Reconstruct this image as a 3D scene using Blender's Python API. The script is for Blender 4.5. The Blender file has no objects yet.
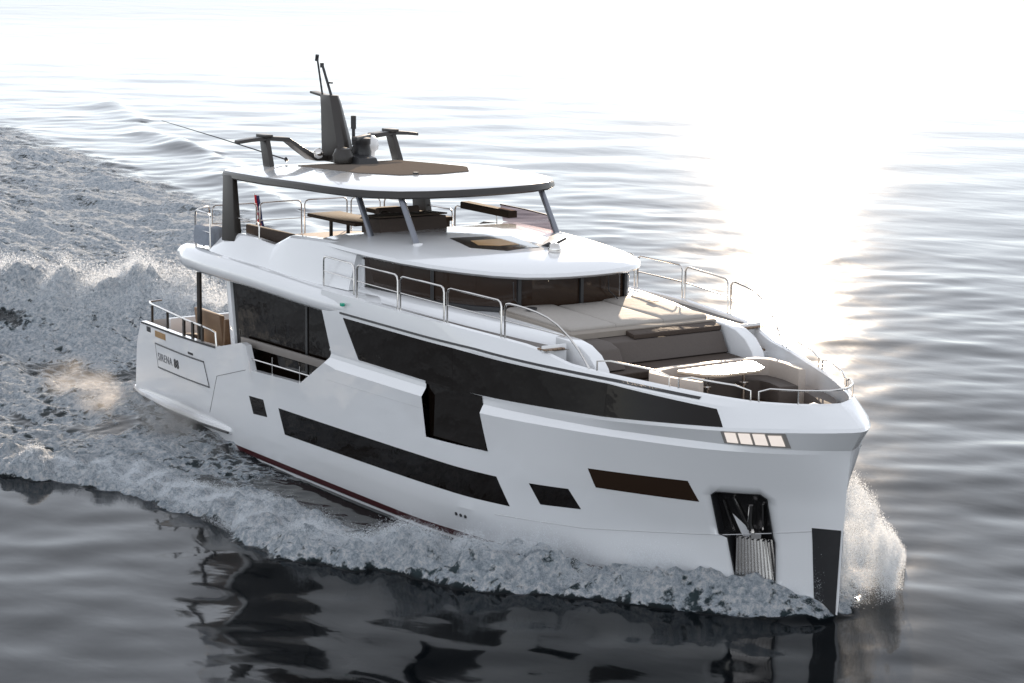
import bpy, bmesh, math, random
import numpy as np
from mathutils import Vector, Matrix
random.seed(7); rng = np.random.RandomState(11)
R = math.radians
sc = bpy.context.scene
COL = sc.collection

# ------------------------------------------------------------------ camera
cam_d = bpy.data.cameras.new('camera'); cam = bpy.data.objects.new('camera', cam_d); COL.objects.link(cam)
yaw, pitch, roll = R(145.7539), R(10.0006), R(0.60255)
cd = Vector((math.cos(pitch)*math.cos(yaw), math.cos(pitch)*math.sin(yaw), -math.sin(pitch)))
cr = Vector((math.sin(yaw), -math.cos(yaw), 0)); cu = cr.cross(cd)
r2 = cr*math.cos(roll)+cu*math.sin(roll); u2 = -cr*math.sin(roll)+cu*math.cos(roll)
m = Matrix.Identity(4)
for i in range(3):
    m[i][0] = r2[i]; m[i][1] = u2[i]; m[i][2] = -cd[i]
m.translation = Vector((46.2464, -30.4332, 13.4113)); cam.matrix_world = m
cam_d.sensor_width = 36; cam_d.lens = 2325.66*36/1024; cam_d.clip_start = .5; cam_d.clip_end = 20000
sc.camera = cam

# ------------------------------------------------------------------ world and sun
SUN_AZ, SUN_EL = 139.0, 11.0
w = bpy.data.worlds.new('World'); sc.world = w; w.use_nodes = True
nt = w.node_tree; nt.nodes.clear()
sky = nt.nodes.new('ShaderNodeTexSky'); sky.sky_type = 'NISHITA'; sky.sun_disc = False
sky.sun_elevation = R(SUN_EL); sky.sun_rotation = R(90-SUN_AZ)
sky.air_density = .6; sky.dust_density = .02; sky.ozone_density = 1.0
hs = nt.nodes.new('ShaderNodeHueSaturation'); hs.inputs['Saturation'].default_value = .38
bg = nt.nodes.new('ShaderNodeBackground'); bg.inputs['Strength'].default_value = .05
out = nt.nodes.new('ShaderNodeOutputWorld')
nt.links.new(sky.outputs[0], hs.inputs['Color']); veil = nt.nodes.new('ShaderNodeMix'); veil.data_type = 'RGBA'; veil.blend_type = 'ADD'; veil.inputs[0].default_value = 1   # even pale haze added to the sky to brighten the shaded hull
veil.inputs[7].default_value = (5.35, 5.5, 5.8, 1); nt.links.new(hs.outputs[0], veil.inputs[6]); nt.links.new(veil.outputs[2], bg.inputs[0]); nt.links.new(bg.outputs[0], out.inputs[0])
sd = bpy.data.lights.new('sun', 'SUN'); so = bpy.data.objects.new('sun', sd); COL.objects.link(so)
sd.energy = 3.0; sd.angle = R(.6); sd.color = (1, .79, .58)
sv = Vector((math.cos(R(SUN_AZ))*math.cos(R(SUN_EL)), math.sin(R(SUN_AZ))*math.cos(R(SUN_EL)), math.sin(R(SUN_EL))))
so.rotation_euler = sv.to_track_quat('Z', 'Y').to_euler(); so.location = sv*100
sc.view_settings.view_transform = 'Standard'; sc.view_settings.look = 'None'
sc.view_settings.exposure = 1.45; sc.view_settings.gamma = 1
sc.cycles.use_denoising = True

# ------------------------------------------------------------------ materials
def mat(name, col, rough=.5, metal=0, coat=0, nscale=0, namt=0, bump=0, bscale=20, spec=.5, trans=0, sheen=0):
    m = bpy.data.materials.new(name); m.use_nodes = True
    n = m.node_tree.nodes; l = m.node_tree.links; p = n['Principled BSDF']
    p.inputs['Base Color'].default_value = (*col, 1); p.inputs['Roughness'].default_value = rough
    p.inputs['Metallic'].default_value = metal; p.inputs['Coat Weight'].default_value = coat
    p.inputs['Coat Roughness'].default_value = .04; p.inputs['Specular IOR Level'].default_value = spec
    p.inputs['Transmission Weight'].default_value = trans
    tc = n.new('ShaderNodeTexCoord')
    if nscale:
        t = n.new('ShaderNodeTexNoise'); t.inputs['Scale'].default_value = nscale; t.inputs['Detail'].default_value = 5
        l.new(tc.outputs['Object'], t.inputs['Vector'])
        mx = n.new('ShaderNodeMix'); mx.data_type = 'RGBA'
        mx.inputs[6].default_value = (*[c*(1-namt) for c in col], 1); mx.inputs[7].default_value = (*[min(1, c*(1+namt)) for c in col], 1)
        l.new(t.outputs['Fac'], mx.inputs[0]); l.new(mx.outputs[2], p.inputs['Base Color'])
    if bump:
        t = n.new('ShaderNodeTexNoise'); t.inputs['Scale'].default_value = bscale; t.inputs['Detail'].default_value = 3
        l.new(tc.outputs['Object'], t.inputs['Vector'])
        b = n.new('ShaderNodeBump'); b.inputs['Strength'].default_value = 1; b.inputs['Distance'].default_value = bump
        l.new(t.outputs['Fac'], b.inputs['Height']); l.new(b.outputs[0], p.inputs['Normal'])
        if coat: l.new(b.outputs[0], p.inputs['Coat Normal'])
    return m
GEL = mat('white_gelcoat', (.76, .77, .785), .22, coat=1, nscale=.6, namt=.03, bump=.004, bscale=.9)
GEL2 = mat('grey_gelcoat', (.50, .50, .51), .35, coat=.3, nscale=2, namt=.05)
GLASS = mat('tinted_glass', (.005, .003, .002), .05, coat=0, bump=.010, bscale=1.3, spec=.24)
GLASSB = mat('brown_tinted_glass', (.03, .018, .012), .08, bump=.004, bscale=1.1, spec=.35)
DARK = mat('dark_plastic', (.02, .02, .022), .4, nscale=9, namt=.15)
BRONZE = mat('dark_bronze_paint', (.028, .024, .021), .36, metal=.1, nscale=5, namt=.12)
CHROME = mat('polished_steel', (.62, .60, .58), .16, metal=1, nscale=14, namt=.08)
REDP = mat('red_boot_stripe', (.05, .006, .008), .4, nscale=3, namt=.2)
BLACKP = mat('black_antifouling', (.012, .013, .016), .5, nscale=3, namt=.2)
BROWN = mat('brown_upholstery', (.045, .030, .022), .75, nscale=30, namt=.14, bump=.01, bscale=8)
TAUPE = mat('taupe_upholstery', (.085, .07, .062), .8, nscale=25, namt=.1, bump=.008, bscale=6)
CREAM = mat('light_grey_cushion', (.34, .315, .29), .8, nscale=20, namt=.06, bump=.010, bscale=5)
COVER = mat('grey_blue_cover', (.25, .28, .33), .85, nscale=12, namt=.15, bump=.03, bscale=9)
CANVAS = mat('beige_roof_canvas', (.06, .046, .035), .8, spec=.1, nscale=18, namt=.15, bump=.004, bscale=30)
REDF = mat('red_flag_cloth', (.5, .02, .03), .8, nscale=20, namt=.1)
BLUEF = mat('navy_flag_cloth', (.02, .03, .10), .8, nscale=20, namt=.1)
WHITEP = mat('white_plastic', (.75, .75, .75), .35, coat=.3, nscale=8, namt=.04)
GREENL = mat('green_lens', (.01, .35, .22), .2, nscale=8, namt=.05)
AMBER = mat('amber_gold', (.34, .20, .08), .4, nscale=6, namt=.2)
SKIN = TAUPE
def teak():
    m = mat('teak_planks', (.30, .19, .11), .5)
    n = m.node_tree.nodes; l = m.node_tree.links; p = n['Principled BSDF']
    tc = n.new('ShaderNodeTexCoord'); wv = n.new('ShaderNodeTexWave'); wv.bands_direction = 'Y'; wv.inputs['Scale'].default_value = 2.6
    wv.inputs['Distortion'].default_value = 0
    l.new(tc.outputs['Object'], wv.inputs['Vector'])
    rp = n.new('ShaderNodeValToRGB'); rp.color_ramp.elements[0].position = .02; rp.color_ramp.elements[0].color = (.04, .03, .025, 1)
    rp.color_ramp.elements[1].position = .08; rp.color_ramp.elements[1].color = (.33, .22, .14, 1)
    nz = n.new('ShaderNodeTexNoise'); nz.inputs['Scale'].default_value = 7; nz.inputs['Detail'].default_value = 6
    l.new(tc.outputs['Object'], nz.inputs['Vector'])
    mx = n.new('ShaderNodeMix'); mx.data_type = 'RGBA'; mx.blend_type = 'MULTIPLY'; mx.inputs[0].default_value = .6
    l.new(wv.outputs['Fac'], rp.inputs[0]); l.new(rp.outputs[0], mx.inputs[6]); l.new(nz.outputs['Fac'], mx.inputs[7])
    l.new(mx.outputs[2], p.inputs['Base Color'])
    return m
TEAK = teak()

# ------------------------------------------------------------------ mesh helpers
class MB:
    def __init__(s): s.v = []; s.f = []
    def add(s, vs, fs):
        o = len(s.v); s.v += [tuple(map(float, v)) for v in vs]; s.f += [tuple(o+i for i in f) for f in fs]; return s
    def box(s, c, d, rz=0, ry=0):
        vs = []
        M = Matrix.Rotation(rz, 3, 'Z') @ Matrix.Rotation(ry, 3, 'Y')
        for x in (-.5, .5):
            for y in (-.5, .5):
                for z in (-.5, .5):
                    vs.append(M @ Vector((x*d[0], y*d[1], z*d[2])) + Vector(c))
        return s.add(vs, [(0, 1, 3, 2), (4, 6, 7, 5), (0, 4, 5, 1), (2, 3, 7, 6), (0, 2, 6, 4), (1, 5, 7, 3)])
    def rings(s, rings, closed=True, cap0=True, cap1=True):
        n = len(rings[0]); vs = [p for r in rings for p in r]; fs = []
        for i in range(len(rings)-1):
            for j in range(n if closed else n-1):
                k = (j+1) % n
                fs.append((i*n+j, i*n+k, (i+1)*n+k, (i+1)*n+j))
        if cap0 and closed: fs.append(tuple(range(n-1, -1, -1)))
        if cap1 and closed: fs.append(tuple((len(rings)-1)*n+j for j in range(n)))
        return s.add(vs, fs)
    def tube(s, pts, r, n=8, rs=None):
        pts = [Vector(p) for p in pts]; rings = []
        up = None
        for i, p in enumerate(pts):
            if i == 0: t = pts[1]-p
            elif i == len(pts)-1: t = p-pts[i-1]
            else: t = (pts[i+1]-p).normalized()+(p-pts[i-1]).normalized()
            t.normalize()
            if up is None: up = Vector((0, 0, 1)) if abs(t.z) < .9 else Vector((1, 0, 0))
            a = t.cross(up).normalized(); up = a.cross(t).normalized()
            rr = rs[i] if rs else r
            rings.append([p+(a*math.cos(q)+up*math.sin(q))*rr for q in [2*math.pi*k/n for k in range(n)]])
        return s.rings(rings)
    def prism(s, poly, z0, z1):      # poly of (x, y)
        return s.rings([[(x, y, z0) for x, y in poly], [(x, y, z1) for x, y in poly]])
    def plate(s, poly, y0, y1):      # poly of (x, z) standing plate
        return s.rings([[(x, y0, z) for x, z in poly], [(x, y1, z) for x, z in poly]])
    def slab(s, out, prof, zf=None):  # out: closed (x,y) polygon ; prof: list of (inset, z)
        n = len(out); P = [Vector(p) for p in out]
        area = sum(P[i].x*P[(i+1) % n].y-P[(i+1) % n].x*P[i].y for i in range(n)); sg = 1 if area > 0 else -1
        N = []
        for i in range(n):
            a = (P[i]-P[i-1]).normalized(); b = (P[(i+1) % n]-P[i]).normalized()
            t = (a+b); t = t.normalized() if t.length > 1e-6 else a
            q = Vector((-t.y, t.x))*sg; c = max(.5, q.dot(Vector((-a.y, a.x))*sg)); N.append(q/c)
        cx = sum(p.x for p in P)/n; cy = sum(p.y for p in P)/n
        rings = []
        for ins, z in prof:
            if isinstance(ins, tuple): # scale toward centre
                ins, k = ins
            else: k = 0
            ring = []
            for i in range(n):
                q = P[i]+N[i]*ins; q = q+(Vector((cx, cy))-q)*k
                ring.append((q.x, q.y, z+(zf(q.x, q.y) if zf else 0)))
            rings.append(ring)
        return s.rings(rings)
def obj(name, mb, mt, parent=None, angle=35, bevel=0, smooth=True, seg=2):
    me = bpy.data.meshes.new(name); me.from_pydata(mb.v, [], mb.f); me.update()
    bm = bmesh.new(); bm.from_mesh(me)
    bmesh.ops.remove_doubles(bm, verts=bm.verts, dist=1e-5)
    if bevel:
        es = [e for e in bm.edges if len(e.link_faces) == 2 and e.calc_face_angle(0) > R(30)]
        bmesh.ops.bevel(bm, geom=es, offset=bevel, segments=seg, profile=.6, affect='EDGES', clamp_overlap=True)
    bmesh.ops.recalc_face_normals(bm, faces=bm.faces); bm.to_mesh(me); bm.free()
    if smooth:
        me.polygons.foreach_set('use_smooth', [True]*len(me.polygons)); me.set_sharp_from_angle(angle=R(angle))
    me.materials.append(mt)
    o = bpy.data.objects.new(name, me); COL.objects.link(o)
    if parent: o.parent = parent
    return o
def tag(o, label=None, cat=None, group=None, kind=None):
    if label: o['label'] = label
    if cat: o['category'] = cat
    if group: o['group'] = group
    if kind: o['kind'] = kind
    return o
def empty(name, loc, label, cat, group=None):
    o = bpy.data.objects.new(name, None); COL.objects.link(o); o.location = loc; o.empty_display_size = .2
    return tag(o, label, cat, group)
def pch(xs, ys):
    xs = np.array(xs, float); ys = np.array(ys, float); h = np.diff(xs); d = np.diff(ys)/h; mm = np.zeros(len(xs))
    for i in range(1, len(xs)-1):
        if d[i-1]*d[i] > 0:
            w1 = 2*h[i]+h[i-1]; w2 = h[i]+2*h[i-1]; mm[i] = (w1+w2)/(w1/d[i-1]+w2/d[i])
    mm[0] = d[0]; mm[-1] = d[-1]
    def f(x):
        x = min(max(x, xs[0]), xs[-1]); i = min(max(int(np.searchsorted(xs, x)-1), 0), len(h)-1); t = (x-xs[i])/h[i]
        return float((1+2*t)*(1-t)**2*ys[i]+t*(1-t)**2*h[i]*mm[i]+t*t*(3-2*t)*ys[i+1]+t*t*(t-1)*h[i]*mm[i+1])
    return f
def lin(xs, ys): return lambda x: float(np.interp(x, xs, ys))

# ------------------------------------------------------------------ yacht: hull form (x forward, starboard is -y)
yacht = empty('motor_yacht', (0, 0, 0), 'white motor yacht with dark windows and a grey hardtop speeding through the sea', 'yacht')
Y = yacht
# each curve: end x, half breadth b(x), height z(x)
C = [
 (12.95, pch([-12.2, 0, 4, 7, 10, 12.95], [2.6, 2.6, 2.0, 1.2, .5, 0]), lin([-13, 14], [-.8, -.8])),
 (13.10, pch([-12.2, -8, 2, 5, 8, 10, 12, 13.10], [3.0, 3.2, 3.25, 2.95, 2.15, 1.42, .55, 0]), lin([-13, 14], [0, 0])),
 (13.14, pch([-12.2, -8, 2, 5, 8, 10, 12, 13.14], [3.05, 3.25, 3.32, 3.05, 2.32, 1.58, .64, 0]), lin([-13, 4, 14], [.33, .33, .38])),
 (13.20, pch([-12.2, -8, 2, 4.5, 6.5, 8.5, 10.7, 12, 13.20], [3.08, 3.32, 3.42, 3.34, 2.95, 2.3, 1.45, .82, 0]), lin([-12.2, 0, 4, 8, 11, 13.2], [.85, .85, .9, 1.1, 1.47, 1.87])),
 (13.24, pch([-12.2, -8, 0, 4, 6.5, 8.5, 10.7, 12, 13.24], [3.1, 3.42, 3.50, 3.48, 3.2, 2.62, 1.75, 1.03, 0]), lin([-12.2, -7, 4, 8, 13], [2.0, 2.1, 2.1, 2.15, 2.45])),
 (13.33, pch([-12.2, -8, -2, 3, 5.3, 8, 10, 11, 12, 12.75, 13.14, 13.29, 13.33], [3.12, 3.46, 3.56, 3.58, 3.5, 3.0, 2.35, 1.95, 1.42, .82, .33, .10, 0]),
   lin([-12.2, -6.9, -5.45, -5.2, -4.92, -2.34, -1.15, -.6, 5, 11, 13.4], [2.65, 2.77, 3.1, 3.07, 2.48, 2.58, 3.28, 3.2, 3.22, 3.33, 3.43])),
]
CU = [
 (13.35, pch([-2, 3, 5.3, 8, 10, 11, 12, 12.75, 13.15, 13.30, 13.35], [3.43, 3.45, 3.38, 2.9, 2.28, 1.9, 1.42, .83, .34, .11, 0]), lin([-2, 5, 9, 11, 13.42], [3.40, 3.40, 3.42, 3.47, 3.50])),
 (13.62, pch([-2, 3, 5.3, 8.8, 11.2, 12.35, 12.9, 13.28, 13.5, 13.59, 13.62], [3.42, 3.44, 3.37, 2.74, 1.94, 1.34, .90, .54, .26, .12, 0]), lin([-2, 5, 8.8, 11.2, 12.5, 13.74], [3.50, 3.50, 3.60, 3.74, 3.84, 3.93])),
 (13.58, pch([-2, 3, 5.3, 8.8, 11.2, 12.35, 12.86, 13.24, 13.46, 13.55, 13.58], [3.43, 3.45, 3.38, 2.74, 1.93, 1.32, .89, .53, .25, .11, 0]), lin([-2, 5, 8.8, 11.2, 12.5, 13.7], [3.56, 3.56, 3.66, 3.80, 3.92, 4.00])),
 (13.22, pch([-2, 3, 5.3, 8.8, 11.2, 12.15, 12.6, 12.92, 13.11, 13.19, 13.22], [3.46, 3.48, 3.36, 2.66, 1.75, 1.18, .84, .52, .27, .12, 0]), lin([-2, 5, 9, 11.4, 13.3], [4.50, 4.50, 4.38, 4.22, 4.24])),
 (13.02, pch([-2, 3, 5.72, 8, 8.8, 9.5, 10.2, 11, 11.75, 12.3, 12.7, 13.02], [3.43, 3.42, 3.18, 2.74, 2.52, 2.27, 2.02, 1.71, 1.32, .98, .62, 0]),
   lin([-2, 3.8, 5.9, 6.6, 7.15, 7.7, 8.8, 11, 11.8, 13.16], [4.99, 4.93, 4.86, 4.82, 4.72, 4.58, 4.50, 4.37, 4.33, 4.36])),
]
def hullb(x, z):
    pts = []
    for xe, b, zz in C+(CU if x > -1.3 else []):
        pts.append((zz(min(x, xe)), b(x) if x < xe else .0))
    pts.sort(); return float(np.interp(z, [p[0] for p in pts], [p[1] for p in pts]))
def stations(extra, x0, x1, step=.25):
    xs = sorted(set([round(v, 3) for v in list(np.arange(x0, x1+1e-6, step))+[x1]+extra])); return [x for x in xs if x0 <= x <= x1]
def mapx(x, xe): return x if x < 11 else 11+(x-11)*(xe-11)/(13.4-11)
xs_h = stations([-6.9, -5.45, -5.2, -4.92, -2.34, -1.15, -.6, 12.9, 13.1, 13.2, 13.28, 13.33, 13.36, 13.38, 13.392], -12.2, 13.4)
def side_grid(curves, xs, sgn, fx=lambda i, x: x):
    rows = []
    for i, (xe, b, zz) in enumerate(curves):
        row = []
        for x in xs:
            q = mapx(x, xe); q = fx(i, q)
            qx = q-(.55, .5, .5, .48, .32, 0)[min(i, 5)]*max(0, (-11-q)/1.2)**2 if zz(q) < 2.3 else q
            row.append((qx, sgn*b(q), zz(q)))
        rows.append(row)
    return rows
def quads(mb, rows): mb.rings(rows, closed=False)
def refine(rows, k=4):
    out_ = [rows[0]]
    for a, b in zip(rows[:-1], rows[1:]):
        for t in range(1, k+1): out_.append([tuple(p+(q-p)*t/k for p, q in zip(u, v)) for u, v in zip(a, b)])
    return out_
hm = MB()
for sg in (-1, 1):
    rows = side_grid(C, xs_h, sg)
    # refine vertically for smooth boards except at the style lines
    quads(hm, refine(rows, 4))
    # inner skin of the low aft bulwark, and the rail top
    aft = [x for x in xs_h if x <= -1.0]
    top = [(x, sg*C[5][1](x), C[5][2](x)) for x in aft]
    inn = [(x, sg*(C[5][1](x)-.16), C[5][2](x)) for x in aft]
    low = [(x, sg*(C[5][1](x)-.16), 1.95) for x in aft]
    quads(hm, [top, inn, low])
# transom and bottom
rt = refine(side_grid(C, [-12.2], -1)); lt = refine(side_grid(C, [-12.2], 1))
quads(hm, [[r[0] for r in rt], [l[0] for l in lt]])
bt = side_grid(C[:1], xs_h, -1)[0]; bt2 = side_grid(C[:1], xs_h, 1)[0]; quads(hm, [bt, bt2])
# upper topsides (from the style line to the bulwark cap) with slanting aft edge
def slant(i, q):
    if q > .6: return q
    zs = [-1.15, -1.10, -1.05, -1.05, -1.42, -1.5][i] if i < 6 else -1.9
    return zs+(q-(-1.0))*(0.6-zs)/1.6
xs_u = stations([13.1, 13.2, 13.28, 13.33, 13.36, 13.38, 13.392], -1.0, 13.4)
CC = [C[5]]+CU
for sg in (-1, 1):
    rows = side_grid(CC, xs_u, sg, slant)
    zc = CU[-1]
    inn = []; low = []
    for p in rows[-1]:
        b = abs(p[1]); bi = max(.0, b-.15); inn.append((min(p[0], 12.92), sg*bi, p[2]))
        fl = 4.80 if p[0] < 7.0 else (4.3 if p[0] < 7.6 else 3.72)
        low.append((min(p[0], 12.90), sg*max(0, bi-.01), fl))
    # round the cap
    mid = [((a[0]+c[0])/2, (a[1]+c[1])/2, a[2]+.025) for a, c in zip(rows[-1], inn)]
    quads(hm, refine(rows[:5], 3)+rows[5:]+[mid, inn, low])
hull = obj('hull', hm, GEL, Y, angle=14)

# anchor pocket: boolean cut on the starboard and port bows
def cutter(poly, depth, sg, x0, ang):
    # poly (s, z) in a vertical plane that follows the bow side, x0 pivot
    mb = MB(); rings = []
    for dpt in (-.35, depth):
        ring = []
        for s_, z in poly:
            x = x0+s_; y = hullb(x, z)
            nx, ny = math.sin(ang), math.cos(ang)
            ring.append((x-nx*dpt, sg*(y-ny*dpt), z))
        rings.append(ring)
    return mb.rings(rings)
ANG = math.atan2(1, 1.75)
pk = [(.10, 2.34), (.20, 2.42), (1.02, 2.47), (1.11, 2.38), (1.09, 1.6), (1.12, 1.46), (1.06, .5), (.30, .5), (.22, 1.44), (.06, 1.50)]
cut_objs = []
for sg in (-1,):
    cut_objs.append(obj('cut', cutter(pk, .34, sg, 10.93, ANG), DARK))
bpy.context.view_layer.update()
for sg in (-1, 1):      # recess for the stepped window amidships
    mb = MB(); mb.plate([(3.22, 3.53), (5.40, 3.53), (5.62, 2.40), (3.32, 2.31)], sg*3.37, sg*4.2); cut_objs.append(obj('cut', mb, DARK))
for c in cut_objs:
    md = hull.modifiers.new('b', 'BOOLEAN'); md.object = c; md.operation = 'DIFFERENCE'; md.solver = 'EXACT'
dg = bpy.context.evaluated_depsgraph_get()
newm = bpy.data.meshes.new_from_object(hull.evaluated_get(dg)); hull.modifiers.clear(); n_before = len(hull.data.polygons)
if len(newm.polygons) > n_before*.9: hull.data = newm
for c in cut_objs: bpy.data.objects.remove(c)

# ---- patches lying on the topsides
def patch(quad, sgn, off=.010, nx=None, nz=5, mb=None, thick=.03):
    (a, b, c, d) = [Vector(p) for p in quad]   # TL, TR, BR, BL of (x, z)
    nx = nx or max(3, int(abs(b.x-a.x)/.3)+1)
    rows = []
    for j in range(nz+1):
        t = j/nz; row = []
        for i in range(nx+1):
            s_ = i/nx; p = (a*(1-s_)+b*s_)*(1-t)+(d*(1-s_)+c*s_)*t
            row.append((p.x, sgn*(hullb(p.x, p.y)+off), p.y))
        rows.append(row)
    mb = mb or MB(); mb.rings(rows, closed=False)
    ring = rows[0]+[r[-1] for r in rows[1:]]+rows[-1][-2::-1]+[r[0] for r in rows[-2:0:-1]]
    mb.rings([ring, [(p[0], p[1]-sgn*(off+thick), p[2]) for p in ring]], cap0=False, cap1=False)
    return mb
def both(name, fn, mt, label=None, **k):
    for sg in (-1, 1):
        o = obj(name, fn(sg), mt, Y, **k)
        if label: o['label'] = label
def wrap_window(sg):
    mb = MB()
    patch([(-.40, 4.46), (4.3, 4.46), (4.3, 3.56), (.28, 3.56)], sg, .012, mb=mb, nz=6)
    xl = np.linspace(3.225, 5.395, 12)
    mb.rings([[(x, sg*(hullb(x, 3.575)+o), z) for x in xl] for z, o in ((3.575, .013), (3.50, .013), (3.50, -.03))], closed=False)
    patch([(4.304, 4.46), (8.9, 4.36), (8.9, 3.68), (4.304, 3.56)], sg, .012, mb=mb, nz=6)
    patch([(8.904, 4.36), (11.30, 4.16), (11.55, 3.84), (8.904, 3.68)], sg, .012, mb=mb, nz=6)
    return mb
both('window_band', wrap_window, GLASS)
both('recessed_window', lambda sg: MB().plate([(3.235, 3.526), (5.385, 3.526), (5.60, 2.405), (3.34, 2.315)], sg*3.374, sg*3.402), GLASS)
both('hull_window', lambda sg: patch([(-3.62, 1.73), (5.80, 1.87), (6.08, 1.25), (-3.38, 1.10)], sg, .008), GLASS)
both('hull_window', lambda sg: patch([(-5.20, 1.77), (-4.43, 1.80), (-4.28, 1.38), (-5.03, 1.33)], sg, .008), GLASS)
both('hull_window', lambda sg: patch([(6.78, 1.90), (7.80, 1.95), (8.0, 1.53), (6.98, 1.46)], sg, .008), GLASS)
both('hull_window', lambda sg: patch([(8.39, 2.50), (10.62, 2.58), (10.75, 2.15), (8.50, 2.10)], sg, .008), GLASSB)
# dark gutter line above the band
def gutter(sg):
    mb = MB(); xs = np.linspace(-.55, 10.9, 50)
    f = lin([-2, 5, 9, 11.4], [4.555, 4.555, 4.435, 4.29])
    rows = [[(x, sg*(hullb(x, f(x)+dz)+o), f(x)+dz) for x in xs] for dz, o in ((-.022, 0), (-.022, .02), (.022, .02), (.022, 0))]
    return mb.rings(rows, closed=False)
both('gutter_strip', gutter, DARK)
# boot stripe and antifouling
def strip(z0, z1, x0, x1, off):
    def f(sg):
        xs = np.linspace(x0, x1, 70); sh_ = lambda x: x-.52*max(0, (-11-x)/1.2)**2
        return MB().rings([[(sh_(x), sg*(hullb(x, z)+off), z) for x in xs] for z in np.linspace(z1, z0, 3)], closed=False)
    return f
both('boot_stripe', strip(.14, .28, -7.5, 13.0, .006), REDP)
both('antifouling', strip(-.75, .137, -12.1, 13.0, .006), BLACKP)
both('antifouling', strip(.14, .34, -12.15, -7.52, .007), BLACKP)
# bow plate on the stem, with a white and a dark half
sp = MB(); zz_ = np.linspace(.02, 1.86, 8)
for sg in (-1, 1):
    sp.rings([[(xx-.0, sg*(max(hullb(xx, z), .012)+.012), z) for xx in np.linspace(12.70, 13.08+.05*z, 7)] for z in zz_], closed=False)
obj('stem_guard', sp, DARK, Y)
LAMP = mat('headlamp_sun_glow', (.8, .76, .72), .15, coat=1, nscale=5, namt=.1)
LAMP.node_tree.nodes['Principled BSDF'].inputs['Emission Color'].default_value = (1, .86, .76, 1); LAMP.node_tree.nodes['Principled BSDF'].inputs['Emission Strength'].default_value = .22  # weak emission stands in for sunlight glowing through the lenses
# headlamp strips under the flare
for sg in (-1, 1):
    fr = MB(); xs = np.linspace(11.52, 12.66, 9)
    def und(x, t, o):
        a = CU[0]; b = CU[1]; y = a[1](x)*(1-t)+b[1](x)*t; z = a[2](x)*(1-t)+b[2](x)*t
        return (x, sg*(y+o), z)
    fr.rings([[und(x-(.0 if t > .5 else 0), t, .012) for x in xs] for t in (.10, .97)], closed=False)
    f = obj('headlamp_housing', fr, mat('lamp_bezel', (.42, .40, .38), .2, metal=.3, nscale=9, namt=.1), Y)
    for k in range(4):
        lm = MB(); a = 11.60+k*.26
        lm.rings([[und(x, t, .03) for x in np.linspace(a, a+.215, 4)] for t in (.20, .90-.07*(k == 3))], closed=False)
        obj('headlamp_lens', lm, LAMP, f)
# exhaust / drain dots
for sg in (-1, 1):
    for k in range(3):
        x = 4.25+.16*k; y = hullb(x, .72)
        mb = MB(); mb.tube([(x, sg*(y-.03), .72), (x, sg*(y+.012), .72)], .045, 12); obj('drain_port', mb, DARK, Y)
# aft bulwark door seam and raised name panel
def seam(pts, r=.010):
    def f(sg):
        mb = MB(); q = []
        for (a, b) in zip(pts[:-1], pts[1:]):
            for t in np.linspace(0, 1, 6):
                x = a[0]*(1-t)+b[0]*t; z = a[1]*(1-t)+b[1]*t; q.append((x, sg*(hullb(x, z)+.001), z))
        q = [p for i, p in enumerate(q) if i == 0 or (Vector(p)-Vector(q[i-1])).length > 1e-4]
        return mb.tube(q, r, 5)
    return f
both('bulwark_door_seam', seam([(-7.62, .9), (-7.0, 1.98), (-5.3, 2.42)], .007), DARK)
both('spray_knuckle', seam([(5.6, .98), (8, 1.10), (11, 1.47), (13.1, 1.86)], .009), GEL2)
both('style_line', seam([(-1.0, 2.88), (3.2, 2.94)], .004), GEL2)
both('bulwark_vent', lambda sg: patch([(-8.70, 2.36), (-8.38, 2.36), (-8.38, 2.30), (-8.70, 2.30)], sg, .01, nz=1), DARK)
npan = {}
for sg in (-1, 1):
    p = obj('name_panel', patch([(-11.10, 2.20), (-7.72, 2.24), (-7.50, 1.60), (-10.95, 1.56)], sg, .016, nz=4), GEL, Y)
    fr = MB()
    for pts, r in (([(-11.10, 2.20), (-7.72, 2.24)], .022), ([(-10.95, 1.56), (-7.50, 1.60)], .022), ([(-7.72, 2.24), (-7.50, 1.60)], .010), ([(-11.10, 2.20), (-10.95, 1.56)], .010)):
        mbt = seam(pts, r)(sg); fr.add([(v[0], v[1]+sg*.012, v[2]) for v in mbt.v], mbt.f)
    obj('panel_frame', fr, DARK, p); npan[sg] = p
# lettering on the panel, the same characters as on the topsides
def word(txt, size, x, z, sg, parent, mt, bold=0):
    cu_ = bpy.data.curves.new('t', 'FONT'); cu_.body = txt; cu_.size = size; cu_.extrude = .004; cu_.offset = bold; cu_.space_character = 1.12
    o = bpy.data.objects.new('t', cu_); COL.objects.link(o); bpy.context.view_layer.update()
    me = bpy.data.meshes.new_from_object(o.evaluated_get(bpy.context.evaluated_depsgraph_get())); bpy.data.objects.remove(o)
    for v in me.vertices:
        if sg < 0: X = x+v.co.x
        else: X = x-v.co.x
        Z = z+v.co.y+.01*(X-x); v.co = (X, sg*(hullb(X, Z)+.020+v.co.z), Z)
    me.name = 'lettering'; me.materials.append(mt)
    q = bpy.data.objects.new('lettering', me); COL.objects.link(q); q.parent = parent; return q
for sg in (-1, 1):
    word('SIRENA', .30, -10.92 if sg < 0 else -8.9, 1.77, sg, npan[sg], mat('grey_lettering', (.12, .12, .13), .3), 0)
    word('88', .32, -9.72 if sg < 0 else -10.2, 1.77, sg, npan[sg], DARK, .012)

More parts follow.
